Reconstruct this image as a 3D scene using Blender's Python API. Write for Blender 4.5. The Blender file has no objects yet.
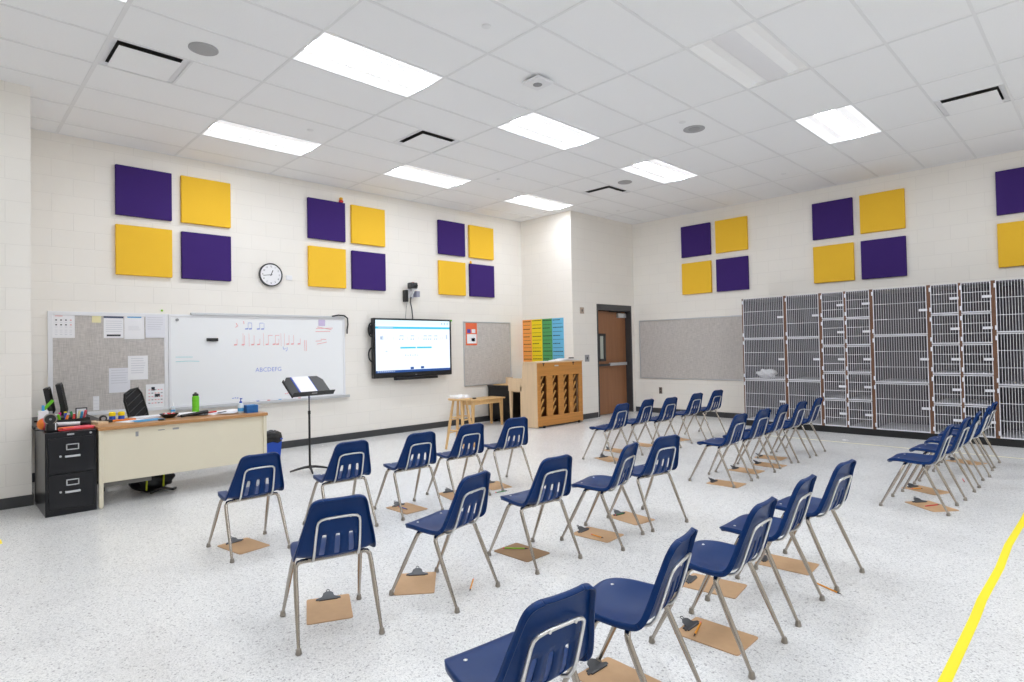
import bpy, bmesh, math, random
from mathutils import Matrix, Vector
random.seed(4)
PI = math.pi
M = .3048
sc = bpy.context.scene
COL = sc.collection

# ------------------------------------------------------------------ materials
def _mat(name):
    m = bpy.data.materials.new(name); m.use_nodes = True
    nt = m.node_tree; b = nt.nodes['Principled BSDF']
    return m, nt, b
def lin(c):
    return tuple(((x / 255) / 12.92 if x / 255 <= .04045 else ((x / 255 + .055) / 1.055) ** 2.4) for x in c)
def mat(name, rgb, rough=.5, metal=0, emit=0, spec=.5, noise=0, nscale=30, bump=0, alpha=1, coat=0):
    m, nt, b = _mat(name)
    c = (*lin(rgb), 1)
    b.inputs['Base Color'].default_value = c
    b.inputs['Roughness'].default_value = rough
    b.inputs['Metallic'].default_value = metal
    b.inputs['Specular IOR Level'].default_value = spec
    b.inputs['Coat Weight'].default_value = coat
    if emit:
        b.inputs['Emission Color'].default_value = c
        b.inputs['Emission Strength'].default_value = emit
    if noise or bump:
        tc = nt.nodes.new('ShaderNodeTexCoord'); n = nt.nodes.new('ShaderNodeTexNoise')
        n.inputs['Scale'].default_value = nscale; n.inputs['Detail'].default_value = 4
        nt.links.new(tc.outputs['Object'], n.inputs['Vector'])
        if noise:
            mx = nt.nodes.new('ShaderNodeMix'); mx.data_type = 'RGBA'
            mx.inputs[6].default_value = tuple(x * (1 - noise) for x in c[:3]) + (1,)
            mx.inputs[7].default_value = tuple(min(1, x * (1 + noise)) for x in c[:3]) + (1,)
            nt.links.new(n.outputs['Fac'], mx.inputs[0]); nt.links.new(mx.outputs[2], b.inputs['Base Color'])
        if bump:
            bp = nt.nodes.new('ShaderNodeBump'); bp.inputs['Strength'].default_value = bump
            bp.inputs['Distance'].default_value = .002
            nt.links.new(n.outputs['Fac'], bp.inputs['Height']); nt.links.new(bp.outputs['Normal'], b.inputs['Normal'])
    return m

def block_mat(name, rgb):
    m, nt, b = _mat(name)
    N, L = nt.nodes.new, nt.links.new
    tc = N('ShaderNodeTexCoord'); sp = N('ShaderNodeSeparateXYZ'); L(tc.outputs['Object'], sp.inputs[0])
    ad = N('ShaderNodeMath'); ad.operation = 'ADD'; L(sp.outputs[0], ad.inputs[0]); L(sp.outputs[1], ad.inputs[1])
    ad2 = N('ShaderNodeMath'); ad2.operation = 'ADD'; L(ad.outputs[0], ad2.inputs[0]); ad2.inputs[1].default_value = 40
    cb = N('ShaderNodeCombineXYZ'); L(ad2.outputs[0], cb.inputs[0]); L(sp.outputs[2], cb.inputs[1])
    br = N('ShaderNodeTexBrick'); L(cb.outputs[0], br.inputs['Vector'])
    br.inputs['Scale'].default_value = 1; br.inputs['Brick Width'].default_value = .4064
    br.inputs['Row Height'].default_value = .2032; br.inputs['Mortar Size'].default_value = .0035
    br.inputs['Mortar Smooth'].default_value = .6
    c = lin(rgb)
    br.inputs['Color1'].default_value = (*c, 1); br.inputs['Color2'].default_value = tuple(x * .985 for x in c) + (1,)
    br.inputs['Mortar'].default_value = tuple(x * .91 for x in c) + (1,)
    L(br.outputs['Color'], b.inputs['Base Color'])
    n = N('ShaderNodeTexNoise'); n.inputs['Scale'].default_value = 160; n.inputs['Detail'].default_value = 5
    L(tc.outputs['Object'], n.inputs['Vector'])
    bp = N('ShaderNodeBump'); bp.inputs['Strength'].default_value = .16; bp.inputs['Distance'].default_value = .002
    L(n.outputs['Fac'], bp.inputs['Height'])
    bp2 = N('ShaderNodeBump'); bp2.inputs['Strength'].default_value = .4; bp2.inputs['Distance'].default_value = .004; bp2.invert = True
    L(br.outputs['Fac'], bp2.inputs['Height']); L(bp.outputs['Normal'], bp2.inputs['Normal'])
    L(bp2.outputs['Normal'], b.inputs['Normal'])
    b.inputs['Roughness'].default_value = .42; b.inputs['Specular IOR Level'].default_value = .35
    return m

def floor_mat():
    m, nt, b = _mat('floor_terrazzo')
    N, L = nt.nodes.new, nt.links.new
    tc = N('ShaderNodeTexCoord')
    def vor(scale, lo, hi, ca, cb, src):
        v = N('ShaderNodeTexVoronoi'); v.inputs['Scale'].default_value = scale; L(tc.outputs['Object'], v.inputs['Vector'])
        s = N('ShaderNodeSeparateColor'); L(v.outputs['Color'], s.inputs[0])
        r = N('ShaderNodeValToRGB'); r.color_ramp.elements[0].position = lo; r.color_ramp.elements[1].position = hi
        L(s.outputs[0], r.inputs[0])
        mx = N('ShaderNodeMix'); mx.data_type = 'RGBA'; L(r.outputs[0], mx.inputs[0])
        mx.inputs[6].default_value = (*lin(ca), 1)
        if src is None: mx.inputs[7].default_value = (*lin(cb), 1)
        else: L(src, mx.inputs[7])
        return mx.outputs[2]
    base = vor(210, .25, .75, (220, 220, 219), (238, 238, 237), None)
    d1 = vor(160, .10, .16, (202, 202, 203), None, base)
    d2 = vor(125, .022, .04, (178, 177, 178), None, d1)
    # large soft scuffed areas (wear)
    n = N('ShaderNodeTexNoise'); n.inputs['Scale'].default_value = .9; n.inputs['Detail'].default_value = 7; n.inputs['Roughness'].default_value = .6
    L(tc.outputs['Object'], n.inputs['Vector'])
    r = N('ShaderNodeValToRGB'); r.color_ramp.elements[0].position = .36; r.color_ramp.elements[1].position = .52
    r.color_ramp.elements[0].color = (.90, .90, .905, 1); r.color_ramp.elements[1].color = (1, 1, 1, 1)
    L(n.outputs['Fac'], r.inputs[0])
    mu = N('ShaderNodeMix'); mu.data_type = 'RGBA'; mu.blend_type = 'MULTIPLY'; mu.inputs[0].default_value = 1
    L(d2, mu.inputs[6]); L(r.outputs[0], mu.inputs[7]); L(mu.outputs[2], b.inputs['Base Color'])
    rr = N('ShaderNodeMapRange'); L(n.outputs['Fac'], rr.inputs[0]); rr.inputs[3].default_value = .30; rr.inputs[4].default_value = .22
    L(rr.outputs[0], b.inputs['Roughness'])
    n2 = N('ShaderNodeTexNoise'); n2.inputs['Scale'].default_value = 7; L(tc.outputs['Object'], n2.inputs['Vector'])
    bp = N('ShaderNodeBump'); bp.inputs['Strength'].default_value = .12; bp.inputs['Distance'].default_value = .004
    L(n2.outputs['Fac'], bp.inputs['Height']); L(bp.outputs['Normal'], b.inputs['Normal'])
    b.inputs['Specular IOR Level'].default_value = .45
    return m

def weave_mat(name, rgb):
    m, nt, b = _mat(name)
    N, L = nt.nodes.new, nt.links.new
    tc = N('ShaderNodeTexCoord')
    outs = []
    for sx, sy, sz in ((12, 12, 170), (150, 150, 10)):
        mp = N('ShaderNodeMapping'); mp.inputs['Scale'].default_value = (sx, sy, sz); L(tc.outputs['Object'], mp.inputs[0])
        n = N('ShaderNodeTexNoise'); n.inputs['Scale'].default_value = 1; n.inputs['Detail'].default_value = 3; L(mp.outputs[0], n.inputs['Vector'])
        outs.append(n.outputs['Fac'])
    a = N('ShaderNodeMath'); a.operation = 'ADD'; L(outs[0], a.inputs[0]); L(outs[1], a.inputs[1])
    r = N('ShaderNodeValToRGB'); r.color_ramp.elements[0].position = .75; r.color_ramp.elements[1].position = 1.25
    m2 = N('ShaderNodeMath'); m2.operation = 'MULTIPLY'; m2.inputs[1].default_value = 1.0; L(a.outputs[0], m2.inputs[0])
    mr = N('ShaderNodeMapRange'); L(m2.outputs[0], mr.inputs[0]); mr.inputs[1].default_value = .7; mr.inputs[2].default_value = 1.3
    mx = N('ShaderNodeMix'); mx.data_type = 'RGBA'; L(mr.outputs[0], mx.inputs[0])
    c = lin(rgb); mx.inputs[6].default_value = tuple(x * .80 for x in c) + (1,); mx.inputs[7].default_value = tuple(min(1, x * 1.2) for x in c) + (1,)
    nt.nodes.remove(r)
    L(mx.outputs[2], b.inputs['Base Color']); b.inputs['Roughness'].default_value = .9; b.inputs['Specular IOR Level'].default_value = .1
    return m

def wood_mat(name, rgb, dark=.78, rough=.4, axis='z', scale=6):
    m, nt, b = _mat(name)
    N, L = nt.nodes.new, nt.links.new
    tc = N('ShaderNodeTexCoord'); mp = N('ShaderNodeMapping')
    s = {'z': (scale * 5, scale * 5, scale * .35), 'y': (scale * 5, scale * .35, scale * 5), 'x': (scale * .35, scale * 5, scale * 5)}[axis]
    mp.inputs['Scale'].default_value = s; L(tc.outputs['Object'], mp.inputs[0])
    n = N('ShaderNodeTexNoise'); n.inputs['Scale'].default_value = 1; n.inputs['Detail'].default_value = 5; n.inputs['Distortion'].default_value = .6
    L(mp.outputs[0], n.inputs['Vector'])
    mr = N('ShaderNodeMapRange'); L(n.outputs['Fac'], mr.inputs[0]); mr.inputs[1].default_value = .3; mr.inputs[2].default_value = .7
    mx = N('ShaderNodeMix'); mx.data_type = 'RGBA'; L(mr.outputs[0], mx.inputs[0])
    c = lin(rgb); mx.inputs[6].default_value = tuple(x * dark for x in c) + (1,); mx.inputs[7].default_value = (*c, 1)
    L(mx.outputs[2], b.inputs['Base Color']); b.inputs['Roughness'].default_value = rough
    return m

LAMP = 11.0
W_WALL = block_mat('painted_block', (240, 236, 229))
W_FLOOR = floor_mat()
W_TILE = mat('ceiling_tile', (243, 244, 245), .95, spec=.05, noise=.03, nscale=90, bump=.15)
W_TEE = mat('ceiling_tee', (232, 233, 234), .6, spec=.1)
BASEB = mat('rubber_base', (62, 63, 65), .45)
PURPLE = mat('purple_fabric', (66, 46, 112), .95, spec=.08, noise=.05, nscale=250)
YELLOW = mat('gold_fabric', (242, 194, 62), .95, spec=.08, noise=.05, nscale=250)
ALU = mat('aluminium', (205, 207, 210), .35, .6)
WHITEF = mat('white_trim', (232, 233, 236), .4)
BOARD = mat('marker_board', (240, 242, 244), .3)
CORK = weave_mat('grey_tackboard', (196, 191, 187))
PAPER = mat('paper', (240, 240, 243), .8)
PAPER2 = mat('paper_bluish_white', (228, 229, 236), .8)  # second paper white, slightly duller and bluer
STICKY = mat('sticky_yellow', (236, 228, 180), .8)
LILAC = mat('sticky_lilac', (205, 190, 222), .8)
BLACK = mat('black_plastic', (26, 26, 28), .4)
BLACKM = mat('black_painted_metal', (17, 18, 24), .28, spec=.4)
MESHB = mat('black_mesh_fabric', (30, 30, 32), .8)
DGREY = mat('dark_grey', (62, 62, 64), .5)
MGREY = mat('mid_grey', (150, 150, 152), .5)
CHROME = mat('chrome', (176, 168, 158), .22, 1)
CHROMEW = mat('brushed_nickel', (160, 154, 146), .3, 1)
ROD = mat('zinc_rod', (222, 220, 216), .28, .85)
NAVY = mat('navy_plastic', (4, 47, 102), .36, spec=.2, noise=.06, nscale=6)
MASON = mat('hardboard', (196, 158, 118), .6, noise=.07, nscale=25)
MASOND = mat('hardboard_rough', (150, 118, 84), .75, noise=.1, nscale=25)
STEELD = mat('dark_steel', (84, 85, 88), .42, .6)
PENCIL = mat('pencil_orange', (240, 160, 30), .4)
RED = mat('red', (205, 50, 50), .5)
REDM = mat('red_marker', (236, 172, 172), .7)
BLUEM = mat('blue_marker', (152, 166, 224), .7)
TEALM = mat('teal_marker', (180, 222, 226), .7)
GREEN = mat('green', (110, 200, 30), .4)
GREENP = mat('green_pencil', (140, 200, 40), .4)
DGREEN = mat('dark_green', (40, 130, 70), .5)
BLUE = mat('blue', (30, 80, 190), .4)
BLUE2 = mat('light_blue', (70, 160, 215), .5)
INK = mat('ink', (50, 50, 58), .7)
SKIN = mat('pinkish', (232, 95, 110), .5)
MAG = mat('magenta', (225, 30, 150), .4)
ORANGE = mat('orange', (240, 130, 40), .5)
CREAM = mat('cream_metal', (222, 214, 192), .42)
DESKTOP = wood_mat('desk_laminate', (186, 136, 86), .85, .35, 'y')
OAK = wood_mat('golden_oak', (222, 168, 96), .74, .4, 'z')
OAKD = wood_mat('golden_oak_back', (206, 142, 70), .78, .42, 'y')
OAKL = wood_mat('pale_maple', (226, 198, 162), .9, .4, 'z')
PINE = wood_mat('pine', (224, 184, 128), .85, .45, 'z')
DOORW = wood_mat('door_veneer', (156, 108, 74), .82, .45, 'z', 4)
BROWN = wood_mat('locker_brown', (118, 82, 60), .8, .45, 'z', 14)
FRAMED = mat('door_frame_grey', (66, 66, 68), .45)
GLASSL = mat('frosted_light', (190, 196, 186), .15)
LAMG = mat('locker_interior', (94, 90, 98), .5)
LAMS = mat('locker_shelf', (200, 199, 202), .45)
WIRE = mat('white_wire', (226, 226, 232), .35)
TAPE = mat('yellow_tape', (250, 232, 30), .5)
LENS = mat('lamp_lens', (243, 248, 255), .5, emit=LAMP)
REFLON = mat('lamp_reflector_glow', (250, 250, 252), .5, emit=.16, spec=.2)  # reflector white with a weak glow added to brighten the lit fixtures' sides
REFL = mat('lamp_reflector', (250, 250, 250), .5, spec=.2)
LENSOFF = mat('lamp_lens_off', (236, 236, 238), .5)
SPK = mat('speaker_grille', (168, 168, 170), .7)
HOLE = mat('dark_gap', (18, 18, 18), .9)
def screen_mat(n, rgb):
    m = mat(n, rgb, .3, emit=.56); m.node_tree.nodes['Principled BSDF'].inputs['Base Color'].default_value = (.01, .01, .01, 1); return m
SCR = screen_mat('screen_pale', (222, 232, 250)); SCR_T = screen_mat('screen_top', (212, 236, 248)); SCR_C = screen_mat('screen_cyan', (40, 180, 218))
SCR_B = screen_mat('screen_bar', (24, 70, 136)); SCR_D = screen_mat('screen_ink', (96, 128, 156)); SCR_L = screen_mat('screen_faint', (178, 192, 214))
P_OR = mat('poster_orange', (246, 166, 84), .8)
P_YE = mat('poster_yellow', (246, 220, 30), .8)
P_GR = mat('poster_green', (86, 164, 100), .8)
P_BL = mat('poster_blue', (110, 190, 228), .8)
BAGW = mat('white_bag', (236, 236, 238), .6)
CLEARP = mat('clear_plastic', (214, 226, 236), .15)
FLYER = mat('flyer_orange', (235, 110, 70), .7)
BINBAG = mat('bin_bag', (28, 28, 30), .25, bump=.8, nscale=40)

# ------------------------------------------------------------------ mesh builder
class MB:
    def __init__(s): s.v = []; s.f = []; s.m = []
    def add(s, vs, fs, m=0, T=None):
        o = len(s.v)
        s.v += [tuple(T @ Vector(v)) if T is not None else tuple(v) for v in vs]
        for f in fs: s.f.append([i + o for i in f]); s.m.append(m)
        return s
    def box(s, x0, x1, y0, y1, z0, z1, m=0, T=None):
        v = [(x, y, z) for x in (x0, x1) for y in (y0, y1) for z in (z0, z1)]
        return s.add(v, [(0, 1, 3, 2), (4, 6, 7, 5), (0, 4, 5, 1), (2, 3, 7, 6), (0, 2, 6, 4), (1, 5, 7, 3)], m, T)
    def cb(s, c, d, m=0, T=None, rz=0, rx=0, ry=0):
        R = Matrix.Translation(c) @ Matrix.Rotation(rz, 4, 'Z') @ Matrix.Rotation(ry, 4, 'Y') @ Matrix.Rotation(rx, 4, 'X')
        if T is not None: R = T @ R
        a, b, e = d[0] / 2, d[1] / 2, d[2] / 2
        return s.box(-a, a, -b, b, -e, e, m, R)
    def tube(s, pts, r, n=8, m=0, T=None, cap=True, closed=False):
        pts = [Vector(p) for p in pts]; k = len(pts)
        rs = r if isinstance(r, (list, tuple)) else [r] * k
        vs = []; prev = None
        for i, p in enumerate(pts):
            if closed: t = (pts[(i + 1) % k] - pts[i - 1])
            elif i == 0: t = pts[1] - p
            elif i == k - 1: t = p - pts[-2]
            else: t = (pts[i + 1] - p).normalized() + (p - pts[i - 1]).normalized()
            t.normalize()
            if prev is None:
                u = t.orthogonal().normalized()
            else:
                u = prev - t * prev.dot(t)
                if u.length < 1e-6: u = t.orthogonal()
                u.normalize()
            prev = u; w = t.cross(u)
            for j in range(n):
                a = 2 * PI * j / n
                vs.append(p + (u * math.cos(a) + w * math.sin(a)) * rs[i])
        fs = []
        for i in range(k if closed else k - 1):
            for j in range(n):
                a, b = i * n + j, i * n + (j + 1) % n
                c, d = ((i + 1) % k) * n + (j + 1) % n, ((i + 1) % k) * n + j
                fs.append((a, b, c, d))
        if cap and not closed:
            fs.append(tuple(range(n))[::-1]); fs.append(tuple(range((k - 1) * n, k * n)))
        return s.add(vs, fs, m, T)
    def cyl(s, a, b, r, n=16, m=0, T=None, r2=None):
        return s.tube([a, b], [r, r if r2 is None else r2], n, m, T)
    def lathe(s, prof, n=20, m=0, T=None):
        vs = []; k = len(prof)
        for r, z in prof:
            for j in range(n): vs.append((r * math.cos(2 * PI * j / n), r * math.sin(2 * PI * j / n), z))
        fs = [(i * n + j, i * n + (j + 1) % n, (i + 1) * n + (j + 1) % n, (i + 1) * n + j) for i in range(k - 1) for j in range(n)]
        fs.append(tuple(range(n))[::-1]); fs.append(tuple(range((k - 1) * n, k * n)))
        return s.add(vs, fs, m, T)
    def prism(s, poly, z0, z1, m=0, T=None):
        n = len(poly)
        v = [(x, y, z0) for x, y in poly] + [(x, y, z1) for x, y in poly]
        f = [tuple(range(n))[::-1], tuple(range(n, 2 * n))] + [(i, (i + 1) % n, n + (i + 1) % n, n + i) for i in range(n)]
        return s.add(v, f, m, T)
    def build(s, name, mats, parent=None, bevel=0, seg=2, smooth=35, world=True):
        me = bpy.data.meshes.new(name); me.from_pydata(s.v, [], s.f)
        if not isinstance(mats, (list, tuple)): mats = [mats]
        for m in mats: me.materials.append(m)
        for p, i in zip(me.polygons, s.m): p.material_index = i
        bm = bmesh.new(); bm.from_mesh(me); bmesh.ops.recalc_face_normals(bm, faces=bm.faces); bm.to_mesh(me); bm.free()
        if parent is not None and world:
            me.transform(rootmat(parent).inverted())
        for p in me.polygons: p.use_smooth = True
        me.set_sharp_from_angle(angle=math.radians(smooth))
        me.update()
        o = bpy.data.objects.new(name, me); COL.objects.link(o)
        if parent is not None: o.parent = parent
        if bevel:
            b = o.modifiers.new('bevel', 'BEVEL'); b.width = bevel; b.segments = seg; b.limit_method = 'ANGLE'; b.angle_limit = math.radians(40)
            b.harden_normals = False
        return o
def rootmat(o):
    while o.parent is not None: o = o.parent
    return Matrix.Translation(o.location) @ o.rotation_euler.to_matrix().to_4x4()
def thing(name, label, cat, loc=(0, 0, 0), rz=0, group=None):
    o = bpy.data.objects.new(name, None); COL.objects.link(o); o.location = loc; o.rotation_euler = (0, 0, rz)
    o.empty_display_size = .05
    return tag(o, label, cat, group)
def tag(o, label, cat, group=None):
    o['label'] = label; o['category'] = cat
    if group: o['group'] = group
    return o
def struct(o, label=None):
    o['kind'] = 'structure'
    if label: o['label'] = label
    return o
def dup(root, label=None, loc=None, rz=None):
    r = root.copy(); COL.objects.link(r)
    if loc is not None: r.location = loc
    if rz is not None: r.rotation_euler = (0, 0, rz)
    if label: r['label'] = label
    for ch in list(root.children):
        c = ch.copy(); COL.objects.link(c); c.parent = r
        for g in list(ch.children):
            d = g.copy(); COL.objects.link(d); d.parent = c
    return r
def text_mesh(body, size, bold=0):
    cu = bpy.data.curves.new('t', 'FONT'); cu.body = body; cu.size = size; cu.align_x = 'CENTER'; cu.align_y = 'CENTER'; cu.offset = bold
    cu.resolution_u = 2
    o = bpy.data.objects.new('t', cu); COL.objects.link(o)
    bpy.context.view_layer.update()
    me = bpy.data.meshes.new_from_object(o.evaluated_get(bpy.context.evaluated_depsgraph_get()))
    v = [tuple(x.co) for x in me.vertices]; f = [tuple(p.vertices) for p in me.polygons]
    bpy.data.objects.remove(o); bpy.data.meshes.remove(me); bpy.data.curves.remove(cu)
    return v, f
def frame_on_x(x, y, z):      # a drawing frame on a wall facing +X : local x -> +Y, local y -> +Z, local z -> +X
    return Matrix(((0, 0, 1, x), (1, 0, 0, y), (0, 1, 0, z), (0, 0, 0, 1)))
def frame_on_y(x, y, z):      # on a wall facing -Y : local x -> +X, local y -> +Z, local z -> -Y
    return Matrix(((1, 0, 0, x), (0, 0, -1, y), (0, 1, 0, z), (0, 0, 0, 1)))

# ------------------------------------------------------------------ room shell
XA, YB, YC, XC, XL, YL = -8.468, 10.636, 8.607, -7.147, -7.163, .675
YK = 9.803
ZC = 3.955
XR, YF = 4.0, -4.4
DY0, DY1, DZ = 9.345, 10.52, 2.20            # door opening in the wall beside the cabinets

struct(MB().box(XA - .2, XR + .2, YF - .2, YB + .2, -.15, 0).build('floor', W_FLOOR))
struct(MB().box(XA - .2, XA, YL - .2, YC + .2, 0, ZC + .35).build('wall_left', W_WALL))
struct(MB().box(XA - .2, XL, YF, YL, 0, ZC + .35).build('wall_left_projection', W_WALL))
struct(MB().box(XA - .2, XC, YC, DY0, 0, ZC + .35).box(XA - .2, XC, DY1, YB + .2, 0, ZC + .35)
       .box(XA - .2, XC, DY0, DY1, DZ, ZC + .35).box(XA - .2, XC - .3, DY0, DY1, 0, DZ).build('wall_corner_projection', W_WALL))
struct(MB().box(XC, XR + .2, YB, YB + .2, 0, ZC + .35).build('wall_back', W_WALL))
struct(MB().box(XR, XR + .2, YF, YB, 0, ZC + .35).build('wall_right', W_WALL))
struct(MB().box(XA - .2, XR + .2, YF - .2, YF, 0, ZC + .35).build('wall_front', W_WALL))
bt = .014
struct(MB().box(XA, XA + bt, YL, YC, 0, .1).build('baseboard_left', BASEB))
struct(MB().box(XL, XL + bt, YF, YL + bt, 0, .1).box(XA + bt, XL, YL, YL + bt, 0, .1).build('baseboard_left_projection', BASEB))
struct(MB().box(XC, XC + bt, YC - bt, DY0 - .03, 0, .1).box(XA + bt, XC, YC - bt, YC, 0, .1).build('baseboard_corner_projection', BASEB))
struct(MB().box(XC, XR, YB - bt, YB, 0, .1).build('baseboard_back', BASEB))
struct(MB().box(XR - bt, XR, YF, YB - bt, 0, .1).build('baseboard_right', BASEB))

# ceiling grid: rows 2 ft along X, cells 4 ft along Y
GX, GY = -18.373 * M, 3.383 * M
def cellx(i): return GX - 2 * i * M
def celly(j): return GY + 4 * j * M
LIT = [(i, j) for i in (-2, -6, -10, -14) for j in (-1, 1, 3, 5) if (i, j) != (-6, 3)] + [(2, 1), (2, 3), (2, 5)]
OFF = [(-6, 3)]
VENTS = [(0, 0), (0, 2.5), (0, 5.5), (-8, 5.5)]           # 2 ft square, start of the half cell
ceil = MB()
skip = set(LIT + OFF)
for i in range(-17, 6):
    for j in range(-5, 9):
        x1, x0 = cellx(i), cellx(i + 1); y0, y1 = celly(j), celly(j + 1)
        x0, x1 = max(x0, XA), min(x1, XR); y0, y1 = max(y0, YF), min(y1, YB)
        if x1 - x0 < .01 or y1 - y0 < .01: continue
        if (i, j) in skip: continue
        vs = [v for v in VENTS if v[0] == i and int(math.floor(v[1])) == j]
        if vs:
            ym = celly(j + .5)
            if vs[0][1] == j: y0 = ym
            else: y1 = ym
            ceil.box(x0, x1, ym - .011, ym + .011, ZC - .004, ZC, 1)
        ceil.box(x0, x1, y0, y1, ZC, ZC + .015, 0)
for i in range(-17, 7):
    x = cellx(i)
    if XA < x < XR: ceil.box(x - .012, x + .012, YF, YB, ZC - .005, ZC + .02, 1)
for j in range(-5, 9):
    y = celly(j)
    if YF < y < YB: ceil.box(XA, XR, y - (.016 if j == 0 else .012), y + (.016 if j == 0 else .012), ZC - .0046, ZC + .02, 1)
ceil.box(XA - .2, XR + .2, YF - .2, YB + .2, ZC + .3, ZC + .4, 0)  # unseen slab above the tiles, added to block light leaks
ceil.box(XA, XA + .02, YL, YC, ZC - .004, ZC, 1).box(XC, XR, YB - .02, YB, ZC - .004, ZC, 1)
struct(ceil.build('ceiling', [W_TILE, W_TEE]))

# ------------------------------------------------------------------ ceiling fixtures
def troffer(on, label):
    t = thing('ceiling_light', label, 'ceiling light', (0, 0, ZC), 0, 'recessed ceiling lights' if on else None)
    hx, hy = .3048 - .013, .6096 - .013
    r = MB(); d = .075
    sec = [(-hx, 0), (-hx + .01, .003), (-.20, .030), (-.105, .016)]
    for sgn in (1, -1):
        pts = [(sgn * x, z) for x, z in sec]
        for (xa, za), (xb, zb) in zip(pts[:-1], pts[1:]):
            r.add([(xa, -hy, za), (xb, -hy, zb), (xb, hy, zb), (xa, hy, za)], [(0, 1, 2, 3)], 0)
    for sy in (-1, 1):
        r.add([(-hx, sy * hy, 0), (hx, sy * hy, 0), (hx, sy * hy, d), (-hx, sy * hy, d)], [(0, 1, 2, 3)], 0)
    r.build('reflector', REFLON if on else REFL, t, world=False)
    MB().box(-hx, hx, -hy, hy, d + .03, d + .04).box(-hx - .002, -hx, -hy, hy, 0, d + .04).box(hx, hx + .002, -hy, hy, 0, d + .04).build('housing', REFL, t, world=False)
    l = MB(); n = 9; vs = []
    for k in range(n):
        a = PI * k / (n - 1); x, z = -.105 * math.cos(a), .018 - .018 * math.sin(a)
        vs += [(x, -hy + .004, z), (x, hy - .004, z)]
    l.add(vs, [(2 * k, 2 * k + 2, 2 * k + 3, 2 * k + 1) for k in range(n - 1)] + [tuple(range(0, 2 * n, 2)), tuple(range(1, 2 * n, 2))[::-1]], 0)
    l.build('lens', LENS if on else LENSOFF, t, world=False)
    return t
LL = {(-2, 1): 'lit rectangular ceiling light at picture top centre left, largest lit panel',
      (2, 1): 'lit ceiling light above the left purple and gold panels, nearest the whiteboard wall',
      (2, 3): 'lit ceiling light above the whiteboard wall, middle of the three along that wall',
      (2, 5): 'lit ceiling light tucked against the projecting corner wall, farthest along the left wall',
      (-2, 3): 'lit ceiling light in the middle of the ceiling beside the square access point',
      (-2, 5): 'lit ceiling light nearest the back wall, in front of the door corner',
      (-6, 5): 'lit ceiling light at the right, above the tall wire lockers',
      (-2, -1): 'lit ceiling light cut off at the top left edge of the picture'}
proto = None
for c in LIT:
    lab = LL.get(c, 'lit rectangular ceiling light overhead, out of the picture behind the camera')
    x, y = (cellx(c[0]) + cellx(c[0] + 1)) / 2, (celly(c[1]) + celly(c[1] + 1)) / 2
    if proto is None: proto = troffer(True, lab); proto.location = (x, y, ZC)
    else: dup(proto, lab, (x, y, ZC))
for c in OFF:
    t = troffer(False, 'unlit grey rectangular ceiling light among the tiles above the chairs')
    t.location = ((cellx(c[0]) + cellx(c[0] + 1)) / 2, (celly(c[1]) + celly(c[1] + 1)) / 2, ZC)

def vent(i, j, label, half=False):
    x0, x1 = cellx(i + 1) + .013, cellx(i) - .013
    y0, y1 = celly(j) + .013, celly(j + .5) - .013
    cx, cy = (x0 + x1) / 2, (y0 + y1) / 2
    t = thing('air_vent', label, 'air vent', (cx, cy, ZC), 0, 'square ceiling diffusers')
    a = .29; b = .245
    f = MB(); z = .0
    for k in range(4):
        T = Matrix.Rotation(k * PI / 2, 4, 'Z')
        f.add([(-a, -a, 0), (a, -a, 0), (b, -b, .012), (-b, -b, .012)], [(0, 1, 2, 3)], 0, T)
        f.add([(-b, -b, .012), (b, -b, .012), (b, -b, .09), (-b, -b, .09)], [(0, 1, 2, 3)], 1, T)
    f.box(-b, b, -b, b, .09, .10, 1)
    f.build('frame', [WHITEF, mat('vent_throat', (70, 70, 70), .8)], t, world=False)
    MB().box(-.233, .233, -.233, .233, -.026, -.018).build('plaque', W_TILE, t, bevel=.002, world=False)
    return t
vent(0, 0, 'square ceiling air vent nearest the top left, beside the round speaker')
vent(0, 2.5, 'square ceiling air vent between the two lights in front of the whiteboard')
vent(0, 5.5, 'square ceiling air vent farthest away, near the projecting corner')
vent(-8, 5.5, 'square ceiling air vent at the right above the wire lockers')

def ceil_round(name, label, cat, i, j, r, kind, group=None):
    x, y = GX - 2 * i * M, GY + 4 * j * M
    t = thing(name, label, cat, (x, y, ZC), 0, group)
    if kind == 'speaker':
        MB().lathe([(r, 0), (r, -.006), (r * .93, -.010), (r * .90, -.007)], 32).build('ring', SPK, t, world=False)
        MB().lathe([(r * .9, -.0068), (r * .5, -.0095), (.01, -.0105)], 32).build('grille', SPK if r < .12 else MGREY, t, world=False)
    elif kind == 'ring':
        MB().lathe([(r, 0), (r, -.005), (r * .8, -.007), (r * .56, -.002)], 32).build('ring', SPK, t, world=False)
        MB().lathe([(r * .55, -.002), (r * .5, -.008), (.01, -.009)], 32).build('grille', MGREY, t, world=False)
    return t
ceil_round('ceiling_speaker', 'round grey ceiling speaker beside the nearest air vent', 'speaker', -.46, .5, .115, 'speaker')
ceil_round('ceiling_speaker', 'round ceiling speaker with a grey centre, right of the middle light', 'speaker', -3.5, 4.49, .125, 'ring')
ceil_round('ceiling_speaker', 'small round ceiling speaker beside the farthest air vent', 'speaker', -.42, 5.54, .11, 'speaker')
SPL = {(-3.52, 1.75): 'small white sprinkler cap, nearest the camera, beside the large light', (1.43, 1.73): 'small white sprinkler cap above the second light by the left wall',
       (-3.53, 4.24): 'small white sprinkler cap beside the round speaker with grey centre', (1.49, 4.21): 'small white sprinkler cap between the two far lights of the left wall',
       (1.59, 6.8): 'small white sprinkler cap near the door corner', (-3.47, 6.75): 'small white sprinkler cap near the back wall above the gold panel'}
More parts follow.
